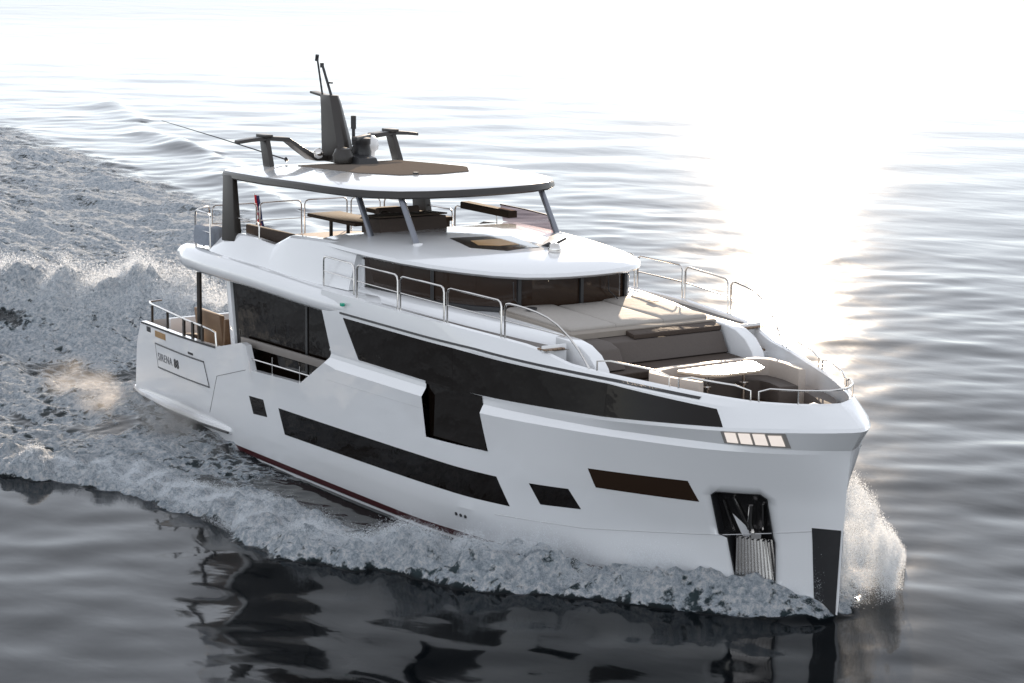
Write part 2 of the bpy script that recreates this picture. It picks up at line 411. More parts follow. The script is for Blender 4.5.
# ---- anchor in its pocket
AO = Vector((11.50, 0, 0))
def pkpt(s_, z, d, sg=-1):  # point in the pocket: s along hull, z, depth inwards
    x = 10.93+s_; y = hullb(x, z); return (x-math.sin(ANG)*d, sg*(y-math.cos(ANG)*d), z)
pl = MB(); g = []
for z in (2.42, 1.9, 1.45, 1.0, .52): g.append([pkpt(s_, z, .30+.0*s_) for s_ in (-.15, .3, .7, 1.0, 1.3)])
pl.rings(g, closed=False); pocket = obj('anchor_pocket', pl, mat('pocket_steel', (.07, .068, .07), .22, metal=.8, nscale=4, namt=.4, bump=.02, bscale=4), Y)
rim = MB(); ring = [pkpt(a, b, -.006) for a, b in pk]; rim.tube(ring+[ring[0]], .012, 6); obj('pocket_rim', rim, DARK, pocket)
lin_ = MB(); cx_, cz_ = .62, 1.5
ins = [(cx_+(a-cx_)*.985, cz_+(b-cz_)*.99) for a, b in pk]
lin_.rings([[pkpt(a, b, dd) for a, b in ins] for dd in (.004, .32)], cap0=False, cap1=False); obj('pocket_lining', lin_, DARK, pocket, smooth=False)
an = MB()
g = []
for z, a, b in ((1.48, .36, 1.04), (.66, .30, 1.10)):
    g.append((z, a, b))
n = 12; front = []; back = []
for z, a, b in g:
    row = []
    for i in range(n*2+1):
        s_ = a+(b-a)*i/(n*2); row.append(pkpt(s_, z, (.05 if i % 2 else .02)+(.10 if z > 1 else -.02)))
    front.append(row)
an.rings(front, closed=False)
anch = obj('anchor', an, CHROME, Y, smooth=False)
sh = MB(); sh.tube([pkpt(.68, 1.58, .12), pkpt(.68, 1.8, .10), pkpt(.76, 2.18, .14)], .05, 8, rs=[.07, .05, .045]); sh.box(pkpt(.72, 1.56, .12), (.28, .2, .12), rz=-ANG)
obj('anchor_shank', sh, CHROME, anch)
ar = MB(); ar.tube([pkpt(.60, 1.62, .2), pkpt(.42, 2.28, .26)], .035, 6); ar.tube([pkpt(.86, 1.62, .2), pkpt(.94, 2.2, .26)], .03, 6); ar.tube([pkpt(.30, 1.55, .2), pkpt(.22, 2.2, .26)], .03, 6)
obj('anchor_fluke', ar, CHROME, anch)
for k in range(7):
    mb = MB(); s_ = .40+k*.10; mb.tube([pkpt(s_, 1.47, .10), pkpt(s_, 1.47, .0)], .018, 6); obj('anchor_bolt', mb, DARK, anch)

# ------------------------------------------------------------------ swim platform
def half_outline(pts):    # (x, y>=0) from bow end to stern end, mirrored
    return [(x, -y) for x, y in pts]+[(x, y) for x, y in reversed(pts) if y > 1e-6]
sw = MB(); o_ = half_outline([(-6.4, 3.36), (-8, 3.46), (-10, 3.42), (-12.2, 3.2), (-13.1, 2.95), (-13.45, 2.55), (-13.6, 1.5), (-13.62, .5)])
sw.slab(o_, [(.35, .40), (.14, .46), (.02, .54), (.0, .60), (.02, .68), (.06, .70)])
plat = obj('swim_platform', sw, GEL, Y, angle=30)
mb = MB(); mb.slab(half_outline([(-12.2, 2.95), (-13.0, 2.75), (-13.4, 2.3), (-13.48, .5)]), [(0, .69), (0, .712)]); obj('platform_teak', mb, TEAK, plat)
for sg in (-1, 1):
    mb = MB(); mb.tube([(x, sg*(y+.0), .56) for x, y in [(-6.5, 3.38), (-8, 3.47), (-10, 3.43), (-12.2, 3.21), (-13.1, 2.96), (-13.4, 2.6)]], .03, 6)
    obj('rubbing_strake', mb, DARK, plat)

# ------------------------------------------------------------------ decks
mb = MB(); mb.slab(half_outline([(-1.2, 3.3), (-5, 3.3), (-8, 3.28), (-12.1, 2.95)]), [(0, 1.90), (0, 1.98)]); obj('main_deck', mb, TEAK, Y)
bw = [(x, max(.02, CU[-1][1](x)-.16)) for x in (7.65, 8.3, 9, 9.8, 10.6, 11.4, 12, 12.5, 12.9)]
mb = MB(); mb.slab(half_outline([(12.98, .02)]+bw[::-1])[::-1], [(0, 3.66), (0, 3.74)]); obj('bow_deck', mb, TEAK, Y)
# closing plate under the upper body
mb = MB(); mb.slab(half_outline([(11.5, 1.3), (8, 2.5), (4, 3.2), (-1.2, 3.38)]), [(0, 3.55), (0, 3.60)]); obj('inner_deck', mb, GEL2, Y)
# side walkways
for sg in (-1, 1):
    mb = MB(); xs = np.linspace(-2.2, 7.2, 24)
    z = lambda x: 4.86+.0*x if x < 3 else 4.86-.02*(x-3)
    mb.rings([[(x, sg*(CU[-1][1](x)-.15), z(x)) for x in xs], [(x, sg*(CU[-1][1](x)-.55), z(x)) for x in xs]], closed=False)
    obj('side_walkway', mb, mat('grey_nonslip_teak', (.13, .115, .105), .6, nscale=25, namt=.15), Y)
    mb = MB(); mb.box((7.32, sg*2.62, 4.30), (.62, .52, .08)); mb.box((7.02, sg*2.66, 4.6), (.04, .62, .56)); mb.box((7.62, sg*2.45, 4.0), (.04, .7, .58))
    obj('deck_step', mb, GEL, Y, bevel=.01)
    mb = MB(); mb.box((7.3, sg*2.62, 4.36), (.5, .42, .03)); obj('step_tread', mb, TEAK, Y)
    mb = MB(); mb.box((7.0, sg*2.72, 4.80), (.30, .5, .03)); obj('step_tread', mb, TEAK, Y)

# ------------------------------------------------------------------ coachroof in front of the wheelhouse
cr_ = MB()
def crow(z, ins):
    return [(x, max(.1, b-ins)) for x, b in ((6.65, 2.22), (5.6, 2.52), (4.5, 2.76), (3, 2.92), (1, 2.98), (-2.2, 2.98))]
o_ = half_outline(crow(0, 0))
tilt = lambda x, y: -.045*max(0, x-2.5)
cr_.slab(o_, [(0, 4.45), (0, 4.90), (.10, 5.02), (.20, 5.09), (.34, 5.12)], tilt)
obj('coachroof', cr_, GEL, Y, angle=25)

# ------------------------------------------------------------------ wheelhouse windows and roof (visor)
wo = [(4.25, 0), (4.22, .6), (4.08, 1.2), (3.75, 1.7), (3.2, 2.15), (2.4, 2.42), (1.4, 2.58), (.3, 2.66), (-.7, 2.70)]
wi = MB(); wi.slab(half_outline(wo), [(0, 5.05), (-.02, 5.2), (-.02, 5.85), (-.02, 6.0)])
whw = obj('wheelhouse_window', wi, GLASSB, Y, angle=20)
for k, (px_, py_) in enumerate([(3.95, 1.45), (3.95, -1.45), (2.0, 2.50), (2.0, -2.50), (4.28, 0)]):
    mb = MB(); mb.box((px_+.01, py_*1.012, 5.5), (.08, .08, .82), rz=math.atan2(py_, px_)*.6); obj('window_mullion', mb, DARK, whw)
for a_, b_ in ((.8, 1.0), (.8, -1.6)):
    mb = MB(); mb.tube([(4.34, b_, 5.2), (4.36, b_-.28, 5.42), (4.36, b_-.3, 5.8)], .012, 5); obj('wiper', mb, DARK, whw)
si = MB(); si.slab(half_outline([(x+.03, y+.04) for x, y in wo]), [(0, 5.02), (0, 5.13), (.05, 5.15)]); obj('window_sill', si, DARK, whw)
# solid house sides aft of the windows
mb = MB()
mb.slab(half_outline([(-.68, 2.72), (-1.6, 2.78), (-2.75, 2.85)]), [(0, 4.9), (-.04, 5.1), (0, 5.75)]); obj('wheelhouse_side', mb, GEL, Y)
vo = [(4.78, 0), (4.74, .6), (4.62, 1.1), (4.36, 1.6), (3.78, 2.05), (3.0, 2.38), (2.1, 2.64), (1.1, 2.84), (0, 2.95), (-1.2, 2.97), (-2.6, 2.92)]
vf = lambda x, y: .05*max(0, min(1, (2-x)/4))-.0
v = MB(); v.slab(half_outline(vo), [(.35, 5.80), (.08, 5.82), (.0, 5.88), (.03, 5.96), (.16, 6.03), (.5, 6.13), ((.9, .1), 6.22), ((1.0, .45), 6.28)], vf)
visor = obj('wheelhouse_roof', v, GEL, Y, angle=40)
# skylight lying flush in the roof, ahead of the helm
from mathutils.bvhtree import BVHTree
def drape(poly, target, off, th=.02, n=10):
    bt_ = BVHTree.FromPolygons([v.co[:] for v in target.data.vertices], [p.vertices[:] for p in target.data.polygons])
    c = Vector((sum(p[0] for p in poly)/len(poly), sum(p[1] for p in poly)/len(poly))); P_ = []
    for a, b in zip(poly, poly[1:]+poly[:1]):
        for t in np.linspace(0, 1, n, endpoint=False): P_.append(Vector(a).lerp(Vector(b), t))
    def up(q, o): 
        h_ = bt_.ray_cast(Vector((q.x, q.y, 20)), Vector((0, 0, -1))); return (q.x, q.y, h_[0].z+o)
    mb = MB(); rg = [[up(q, -th) for q in P_]]+[[up(c.lerp(q, k), off) for q in P_] for k in (1, .98, .8, .6, .4, .2, .03)]
    return mb.rings(rg, cap0=False)
sk = obj('skylight', drape([(.6, -1.15), (.9, .35), (2.85, -.15), (2.8, -1.0), (1.88, -1.42)], visor, .012), mat('skylight_glass', (.012, .010, .009), .04), Y, angle=50)
obj('skylight_gold_reflection', drape([(1.25, -1.0), (1.3, -.2), (2.3, -.35), (2.25, -.85), (1.8, -1.15)], visor, .018), AMBER, sk, angle=50)  # amber sheet on the glass, painted in for its golden reflection

# ------------------------------------------------------------------ upper deck slab with its deep rounded fascia
uo = [(.6, 3.36), (-.3, 3.44), (-1.3, 3.50), (-2.5, 3.53), (-5, 3.54), (-7.5, 3.50), (-9.0, 3.40), (-9.8, 3.18), (-10.25, 2.75), (-10.45, 2.0), (-10.5, 1.0)]
uz = lambda x, y: .12*min(1, max(0, (-x-1.5)/4))*(1 if abs(y) > 2.9 else .2)
u = MB(); u.slab(half_outline(uo), [(.55, 4.42), (.30, 4.41), (.12, 4.44), (.02, 4.53), (-.01, 4.66), (.03, 4.80), (.12, 4.92), (.26, 4.99), (.42, 5.01), (.7, 4.99)], uz)
ud = obj('upper_deck', u, GEL, Y, angle=40)
mb = MB(); mb.slab(half_outline([(-2.8, 2.72), (-8.2, 2.78), (-9.2, 2.5), (-9.65, 1.9), (-9.7, 1)]), [(0, 5.03), (0, 5.14)]); obj('fly_deck_teak', mb, TEAK, Y)
# fly coamings, stepped top edge
def coam(sg):
    mb = MB()
    xs = [-8.05, -7.6, -7.0, -6.5, -5.6, -4.75, -4.55, -4.0, -3.85, -3.0, -2.0, -1.3, -.8]
    zt = lin([-8.05, -7.6, -6.6, -4.75, -4.0, -3.85, -2.5, .6], [5.30, 5.58, 5.73, 5.64, 5.93, 5.98, 6.06, 6.05])
    bb = lin([-8.05, -6, -3, .6], [3.20, 3.27, 3.26, 3.02])
    zb = 5.02
    R_ = []
    for x in xs:
        b = bb(x); z = zt(x); ti = .30
        R_.append([(x, sg*(b-.02), zb), (x, sg*(b-.10), zb+.3*(z-zb)), (x, sg*(b-ti+.02), z-.06), (x, sg*(b-ti-.05), z), (x, sg*(b-ti-.22), z), (x, sg*(b-ti-.26), z-.05), (x, sg*(b-ti-.26), zb)])
    return mb.rings(R_)
both('fly_coaming', coam, GEL, angle=30)

# ------------------------------------------------------------------ saloon: glass set inboard, side deck, pillar
sal = MB(); sal.box((-3.6, 0, 3.15), (4.9, 5.5, 2.3)); obj('saloon_interior', sal, DARK, Y)
for sg in (-1, 1):
    mb = MB(); mb.plate([(-6.85, 4.66), (-1.0, 4.60), (-.75, 3.28), (-.7, 2.0), (-6.45, 2.0)], sg*3.04, sg*3.00)
    g_ = obj('saloon_glass', mb, GLASS, Y)
    for x in (-2.9,):
        mb = MB(); mb.box((x, sg*3.05, 3.2), (.10, .03, 2.36)); obj('glass_mullion', mb, DARK, g_)
    mb = MB(); mb.box((-3.5, sg*3.16, 3.06), (5.2, .08, .20), ry=-.012); obj('side_deck_bulwark', mb, mat('grey_brown_side_panel', (.20, .18, .165), .5, nscale=5, namt=.1), Y, bevel=.02)  # strip panel in one even grey-brown
    mb = MB()
    mb.tube([(-5.25, sg*3.44, 2.74), (-1.75, sg*3.44, 2.80)], .018, 6)
    for x in (-3.95, -2.55): mb.tube([(x, sg*3.44, 2.45), (x, sg*3.44, 2.95)], .018, 6)
    obj('side_deck_rail', mb, CHROME, Y)
    # pillar at aft end of saloon glass
    mb = MB(); mb.rings([[(-7.05, sg*3.12, 4.5), (-6.82, sg*3.12, 4.5), (-6.82, sg*2.9, 4.5), (-7.05, sg*2.9, 4.5)], [(-6.68, sg*3.12, 2.0), (-6.44, sg*3.12, 2.0), (-6.44, sg*2.9, 2.0), (-6.68, sg*2.9, 2.0)]])
    obj('saloon_pillar', mb, GEL, Y, bevel=.02)
mb = MB(); mb.box((-6.5, 0, 3.2), (.05, 5.7, 2.3)); obj('saloon_door', mb, GLASSB, Y)

# cockpit
for sg in (-1, 1):
    mb = MB(); mb.tube([(-9.05, sg*2.88, 1.98), (-9.05, sg*2.88, 4.4)], .07, 10); obj('deck_support_post', mb, BRONZE, Y)
    # cockpit top rail
    r_ = MB(); y0 = lambda x: sg*(C[5][1](x)-.08)
    path = [(-7.05, y0(-7.05), 2.76), (-7.1, y0(-7.1), 3.10), (-7.35, y0(-7.3), 3.14), (-9, y0(-9), 3.17), (-10.4, y0(-10.4), 3.20), (-11.6, y0(-11.6), 3.22), (-11.95, y0(-11.9)-sg*.1, 3.22), (-12.02, y0(-11.9)-sg*.5, 3.22)]
    r_.tube(path, .028, 8)
    cr0 = obj('cockpit_rail', r_, CHROME, Y)
    for x in (-7.9, -8.5, -9.1, -10.3, -11.5):
        mb = MB(); mb.box((x, y0(x), 2.95), (.10 if x > -10 else .06, .05, .46)); obj('rail_post', mb, BRONZE, cr0)
    mb = MB(); xs = np.linspace(-12.15, -6.95, 14)
    mb.rings([[(x, sg*(C[5][1](x)+.014), C[5][2](x)+d) for x in xs] for d in (-.05, .0)]+[[(x, sg*(C[5][1](x)-.0), C[5][2](x)+.004) for x in xs]], closed=False)
    obj('bulwark_trim', mb, DARK, Y)
    mb = patch([(-11.75, 2.58), (-11.45, 2.58), (-11.45, 2.44), (-11.75, 2.44)], sg, .01, nz=1); obj('fairlead', mb, DARK, Y)
    mb = patch([(-11.1, 2.56), (-10.3, 2.57), (-10.3, 2.40), (-11.1, 2.39)], sg, .01, nz=1); obj('fairlead', mb, AMBER, Y)
    mb = MB(); mb.box((-6.85, sg*3.30, 2.94), (.5, .36, .30), ry=-.35); 
mb = MB(); mb.box((-12.1, 0, 2.3), (.14, 4.6, .75)); obj('aft_bulwark', mb, GEL, Y, bevel=.03)

# ------------------------------------------------------------------ hardtop
ho = [(.38, 0), (.34, .8), (.22, 1.5), (-.05, 2.15), (-.5, 2.62), (-1.1, 2.92), (-2, 3.10), (-3.2, 3.2), (-5, 3.16), (-6.5, 3.0), (-7.6, 2.85), (-8.0, 2.7), (-8.1, 1.5)]
hz = lambda x, y: -.035*max(0, -3-x)
h = MB(); h.slab(half_outline(ho), [(.35, 7.18), (.04, 7.20), (0, 7.24), (.02, 7.34), (.06, 7.385)], hz)
ht = obj('hardtop_edge', h, BRONZE, Y, angle=30)
h = MB(); h.slab(half_outline([(x-.0, y) for x, y in ho]), [(.06, 7.36), (.06, 7.389), (.16, 7.42), (.5, 7.48), ((.9, .2), 7.53), ((1, .6), 7.55)], hz)
obj('hardtop', h, GEL, Y, angle=50)
ht2 = bpy.data.objects['hardtop']
h = drape([(-6.1, -1.5), (-2.9, -1.6), (-1.9, -1.0), (-1.7, 0), (-1.9, 1.0), (-2.9, 1.6), (-6.1, 1.5)], ht2, .02)
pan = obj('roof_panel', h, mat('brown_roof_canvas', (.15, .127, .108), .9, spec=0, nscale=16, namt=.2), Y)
for x, y in ((-1.9, -.55),):
    mb = MB(); mb.tube([(x, y, 7.5), (x, y, 7.6)], .07, 10); obj('roof_sensor', mb, DARK, Y)
# struts
for sg in (-1, 1):
    for a, b in (((.55, 2.0, 6.12), (-.28, 2.0, 7.30)), ((-1.15, 2.2, 6.02), (-1.95, 2.2, 7.28)))[:2 if sg < 0 else 1]:
        mb = MB(); mb.tube([(a[0], sg*a[1], a[2]), (b[0], sg*b[1], b[2])], .075, 14); s_ = obj('hardtop_strut', mb, mat('strut_paint', (.20, .21, .24), .3, metal=.6, nscale=6, namt=.05), Y)
        mb = MB(); mb.tube([(a[0], sg*a[1], a[2]), (a[0]-.02, sg*a[1], a[2]+.10 if a[0] > 0 else a[2]+.08)], .12, 16); obj('strut_foot', mb, WHITEP, s_)
    mb = MB()
    t_ = [(-7.55, 2.92, 7.16), (-7.0, 2.92, 7.16), (-7.0, 2.78, 7.16), (-7.55, 2.78, 7.16)]
    b_ = [(-7.42, 3.04, 5.45), (-6.70, 3.04, 5.50), (-6.70, 2.80, 5.50), (-7.42, 2.80, 5.45)]
    mb.rings([[(x, sg*y, z) for x, y, z in t_], [(x, sg*y, z) for x, y, z in b_]]); obj('aft_pillar', mb, BRONZE, Y, bevel=.04)
# low smoked windscreen on the far side of the fly
TINT = bpy.data.materials.new('smoked_screen'); TINT.use_nodes = True
n_ = TINT.node_tree.nodes; l_ = TINT.node_tree.links; p_ = n_['Principled BSDF']; p_.inputs['Base Color'].default_value = (.05, .03, .03, 1); p_.inputs['Roughness'].default_value = .05
tr_ = n_.new('ShaderNodeBsdfTransparent'); tr_.inputs[0].default_value = (.62, .50, .52, 1); mx_ = n_.new('ShaderNodeMixShader'); mx_.inputs[0].default_value = .62
l_.new(p_.outputs[0], mx_.inputs[1]); l_.new(tr_.outputs[0], mx_.inputs[2]); l_.new(mx_.outputs[0], n_['Material Output'].inputs['Surface'])
mb = MB(); path = [(-2.9, 2.70), (-1.6, 2.62), (-.5, 2.45), (.2, 2.2), (.45, 1.9)]
mb.rings([[(x, y, 6.10) for x, y in path], [(x-.14, y*1.005, 6.50) for x, y in path]], closed=False)
scr = obj('fly_windscreen', mb, TINT, Y)
mb = MB(); mb.tube([(x-.14, y*1.005, 6.51) for x, y in path], .018, 6); obj('screen_trim', mb, DARK, scr)
mb = MB(); mb.slab([(-4.6, 2.78), (-2.2, 2.66), (-2.2, 2.40), (-4.6, 2.5)], [(0, 6.26), (0, 6.42), (.02, 6.44)]); obj('screen_cap', mb, CANVAS, Y)

# ------------------------------------------------------------------ radar arch, mast and aerials
mast = MB()
rg = []
for t, (xa, xb, wy) in enumerate([(-7.25, -6.05, .24), (-7.32, -6.25, .22), (-7.45, -6.62, .16), (-7.5, -6.75, .14)]):
    z = [7.42, 8.0, 8.9, 9.14][t]
    rg.append([(xa, -wy*.4, z), (xa+.18, -wy, z), (xb-.1, -wy, z), (xb, -wy*.3, z), (xb, wy*.3, z), (xb-.1, wy, z), (xa+.18, wy, z), (xa, wy*.4, z)])
mast.rings(rg); mst = obj('mast', mast, BRONZE, Y, angle=25, bevel=.015)
mb = MB(); mb.box((-7.5, 0, 9.12), (.9, .22, .06), ry=.10); obj('mast_wing', mb, BRONZE, mst, bevel=.01)
mb = MB(); mb.tube([(-7.35, -.06, 9.1), (-7.62, -.06, 10.05)], .03, 6); mb.tube([(-7.66, -.06, 10.0), (-7.62, -.06, 10.16)], .05, 8); obj('whip_light', mb, DARK, mst)
mb = MB(); mb.tube([(-6.98, .0, 9.1), (-7.45, .0, 9.88)], .04, 6); mb.tube([(-7.48, .0, 9.83), (-7.48, .0, 9.95)], .055, 8); mb.box((-7.1, .05, 9.45), (.14, .05, .04)); obj('whip_light', mb, DARK, mst)
# open legs of the arch, starboard and port
for sg in (-1, 1):
    mb = MB(); a = [(-7.0, .15, 7.50), (-7.0, .60, 7.53), (-7.05, .95, 7.76), (-7.1, 1.30, 8.02), (-7.15, 1.9, 8.07), (-7.15, 2.35, 8.04), (-7.15, 2.70, 8.00)]
    w_ = [.20, .24, .20, .17, .15, .13, .12]
    rg = []
    for (x, y, z), q in zip(a, w_):
        rg.append([(x-q*1.3, sg*y, z-q*.3), (x+q*1.3, sg*y, z-q*.3), (x+q*1.1, sg*y, z+q*.38), (x-q*1.1, sg*y, z+q*.38)])
    mb.rings(rg); lg = obj('arch_wing', mb, BRONZE, Y, angle=30, bevel=.01)
    mb = MB(); mb.rings([[(x, sg*y, z) for x, y, z in q] for q in ([(-7.32, 1.84, 8.05), (-6.95, 1.84, 8.05), (-6.95, 1.96, 8.05), (-7.32, 1.96, 8.05)], [(-7.0, 1.88, 7.30), (-6.62, 1.88, 7.30), (-6.62, 2.02, 7.30), (-7.0, 2.02, 7.30)])])
    mb.box((-7.15, sg*1.9, 8.14), (.5, .24, .07)); obj('arch_leg', mb, BRONZE, Y, bevel=.015)
# radar scanner, satellite dome, horn, whip aerial
def lathe(mb, c, prof, n=20):
    return mb.rings([[(c[0]+r*math.cos(2*math.pi*k/n), c[1]+r*math.sin(2*math.pi*k/n), c[2]+z) for k in range(n)] for r, z in prof])
mb = MB(); lathe(mb, (-5.75, .18, 7.5), [(.02, 0), (.24, .0), (.26, .25), (.22, .42), (.24, .46), (.24, .60), (.02, .64)]); rd = obj('radar', mb, DARK, Y, angle=40)
mb = MB(); mb.box((-5.75, .18, 8.12), (.16, 1.1, .10), rz=.7); obj('radar_scanner', mb, DARK, rd, bevel=.02)
mb = MB(); mb.tube([(-6.05, .12, 7.9), (-6.05, .12, 8.66)], .045, 8); mb.tube([(-6.05, .12, 8.32), (-6.05, .12, 8.66)], .07, 10); obj('aerial', mb, DARK, Y)
mb = MB(); lathe(mb, (-6.6, .95, 7.46), [(.02, 0), (.12, 0), (.13, .18), (.21, .26), (.23, .38), (.19, .52), (.10, .60), (.02, .62)]); obj('satellite_dome', mb, WHITEP, Y, angle=60)
mb = MB(); mb.rings([[(-5.3+x, .0+y, 7.48+z) for x, y, z in q] for q in ([(-.35, -.3, 0), (.25, -.3, 0), (.25, .3, 0), (-.35, .3, 0)], [(-.3, -.25, .22), (.2, -.25, .16), (.2, .25, .16), (-.3, .25, .22)])]); obj('searchlight_base', mb, DARK, Y, bevel=.02)
mb = MB(); lathe(mb, (-6.35, -.75, 7.58), [(.02, -.02), (.10, .02), (.14, .12), (.10, .22), (.02, .26)]); obj('dome_camera', mb, CHROME, Y, angle=60)
mb = MB(); lathe(mb, (-5.65, -.42, 7.5), [(.02, 0), (.26, 0), (.28, .18), (.20, .36), (.04, .40)]); obj('radar_pedestal', mb, BRONZE, Y, angle=40)
mb = MB(); mb.tube([(-7.4, -1.1, 7.45), (-8.9, -2.3, 7.95), (-10.2, -3.35, 8.36)], .012, 5, rs=[.022, .014, .008]); mb.tube([(-7.4, -1.1, 7.42), (-7.45, -1.14, 7.50)], .05, 8); obj('whip_aerial', mb, DARK, Y)

# ------------------------------------------------------------------ stainless guard rails
def loop_rail(pts, h, mid=True, r=.022, cr_in=.12, drop_last=False, base=None):
    """one loop: stanchion, rounded corner, top rail, rounded corner, stanchion; plus a mid rail"""
    a, b = Vector(pts[0]), Vector(pts[1]); up = Vector((0, 0, h))
    d = (b-a).normalized(); q = []
    q.append(a)
    q += [a+up*(1-cr_in/h), a+up*(1-.3*cr_in/h)+d*cr_in*.3, a+up+d*cr_in]
    q += [b+up-d*cr_in, b+up*(1-.3*cr_in/h)-d*cr_in*.3, b+up*(1-cr_in/h), b]
    mb = MB(); mb.tube(q, r, 8)
    if mid: mb.tube([a+up*.5, b+up*.5], r*.7, 6)
    return mb
capz = CU[-1][2]; capb = CU[-1][1]
def cp(x, sg, ins=.07): return (x, sg*(capb(x)-ins), capz(x)+.015)
for sg in (-1, 1):
    for a, b in ((.05, 1.86), (1.98, 3.76), (3.88, 5.70)):
        obj('guard_rail', loop_rail([cp(a, sg), cp(b, sg)], .78), CHROME, Y)
    # last loop with the long falling curve
    mb = MB(); a = Vector(cp(5.82, sg)); q = [a, a+Vector((0, 0, .66)), a+Vector((.05, 0, .74)), a+Vector((.16, 0, .76))]
    for t in np.linspace(.1, 1, 8):
        x = 5.98+t*2.25; p = Vector(cp(x, sg)); zt_ = a.z+.76
        q.append(Vector((x, p.y, (zt_-.16*t)*(1-t**3.2)+(p.z)*t**3.2)))
    mb.tube(q, .022, 8); mb.tube([a+Vector((0, 0, .38)), (7.55, cp(7.55, sg)[1], cp(7.55, sg)[2]+.52)], .016, 6); obj('guard_rail', mb, CHROME, Y)
    # first short gate aft
    obj('guard_rail', loop_rail([(-1.75, sg*3.22, 5.02), (-.15, sg*3.32, 5.02)], .72), CHROME, Y)
    # low bow rails
    for a, b in ((8.42, 10.1), (10.3, 11.75)):
        xs = np.linspace(a, b, 6); p0 = Vector(cp(a, sg)); q = [p0, p0+Vector((0, 0, .20))]
        q += [Vector(cp(x, sg))+Vector((0, 0, .27)) for x in xs[1:-1]]
        p1 = Vector(cp(b, sg)); q += [p1+Vector((0, 0, .20)), p1]
        mb = MB(); mb.tube(q, .02, 8); obj('bow_rail', mb, CHROME, Y)
q = []; xs = [11.9, 12.1, 12.35, 12.6, 12.78, 12.90]
L = [Vector(cp(x, -1))+Vector((0, 0, .27)) for x in xs]
Rr = [Vector(cp(x, 1))+Vector((0, 0, .27)) for x in xs[::-1]]
p0 = Vector(cp(11.9, -1)); p1 = Vector(cp(11.9, 1))
mb = MB(); mb.tube([p0, p0+Vector((0, 0, .2))]+L[1:]+Rr[:-1]+[p1+Vector((0, 0, .2)), p1], .02, 8)
for sg in (-1, 1): mb.tube([cp(12.55, sg), Vector(cp(12.55, sg))+Vector((0, 0, .27))], .016, 6)
obj('bow_rail', mb, CHROME, Y)
# fly deck rails
for sg in (-1, 1):
    zb = 5.08
    pts = [(-8.15, sg*3.0), (-9.2, sg*2.95)]
    obj('fly_rail', loop_rail([(-8.1, sg*3.02, zb), (-9.15, sg*2.92, zb)], .98), CHROME, Y)
    obj('fly_rail', loop_rail([(-9.25, sg*2.85, zb), (-9.75, sg*2.2, zb)], .98), CHROME, Y)
    obj('fly_rail', loop_rail([(-7.35, sg*2.9, 5.6), (-5.6, sg*2.9, 5.6)], .5, mid=False), CHROME, Y)
    obj('fly_rail', loop_rail([(-5.4, sg*2.85, 5.62), (-3.4, sg*2.85, 5.62)], .62, mid=False), CHROME, Y) if sg > 0 else None
for a, b in ((-2.1, -.75), (-.65, .65), (.75, 2.1)):
    obj('fly_rail', loop_rail([(-9.8, a, zb), (-9.8, b, zb)], .98), CHROME, Y)

# navigation light, roof camera
mb = MB(); mb.box((-.35, -3.52, 4.78), (.12, .08, .08)); obj('navigation_light', mb, GREENL, Y, bevel=.02)
mb = MB(); lathe(mb, (3.45, -.15, 6.10), [(.02, 0), (.10, 0), (.11, .08), (.14, .14), (.15, .22), (.11, .32), (.02, .36)]); obj('roof_camera', mb, CHROME, Y, angle=60)
mb = MB(); mb.tube([(2.7, .1, 6.2), (3.1, .25, 6.42), (3.25, .3, 6.5)], .03, 6); mb.tube([(2.6, .0, 6.2), (2.9, .1, 6.35)], .05, 6); obj('folded_wiper', mb, DARK, Y)

# ------------------------------------------------------------------ loose and built-in furniture (each its own thing)
def cushion(name, outline, z0, z1, mt, parent=None, zf=None, r=.05):
    mb = MB(); mb.slab(outline, [(r, z0), (0, z0+r), (0, z1-r), (r*.4, z1-r*.35), (r, z1), ((r, .3), z1+.012)], zf)
    return obj(name, mb, mt, parent, angle=50)
def rect(x0, x1, y0, y1): return [(x0, y0), (x1, y0), (x1, y1), (x0, y1)]
padz = lambda x, y: -.045*(x-3.9)
for y0, y1, lb in ((-1.86, -.66, 'pale grey sun pad on the foredeck, nearest the camera, with a dark cup hole'), (-.65, .63, 'pale grey sun pad in the middle of the foredeck, shaded by the wheelhouse'), (.64, 1.86, 'sunlit cream sun pad on the far side of the foredeck')):
    e = empty('sun_pad', (5.2, (y0+y1)/2, 5.05), lb, 'sun pad', 'sun pads in front of the wheelhouse')
    bx = (5.2, (y0+y1)/2, 5.05)
    xr = 4.30 if y0 == -.65 else 4.05
    xf = 6.5
    p = cushion('cushion', [(xr-bx[0], y0-bx[1]), (xf-bx[0], y0-bx[1]), (xf-bx[0], y1-bx[1]), (xr-bx[0], y1-bx[1])], .02, .15, CREAM, e, lambda x, y: -.045*(x+1.3))
    if y0 < -1:
        mb = MB(); mb.tube([(-.55, -.35, .16), (-.55, -.35, .20)], .13, 16); o = obj('cup_hole', mb, DARK, e)
    if y0 > 0:
        mb = MB(); mb.box((-.2, .25, .165), (.28, .12, .02)); obj('pad_handle', mb, DARK, e)
mb = MB(); mb.slab(rect(3.9, 6.72, -1.95, 1.95), [(0, 4.98), (0, 5.10), (.03, 5.12)], padz); obj('sun_pad_base', mb, mat('taupe_base', (.24, .21, .18), .6, nscale=9, namt=.08), Y)
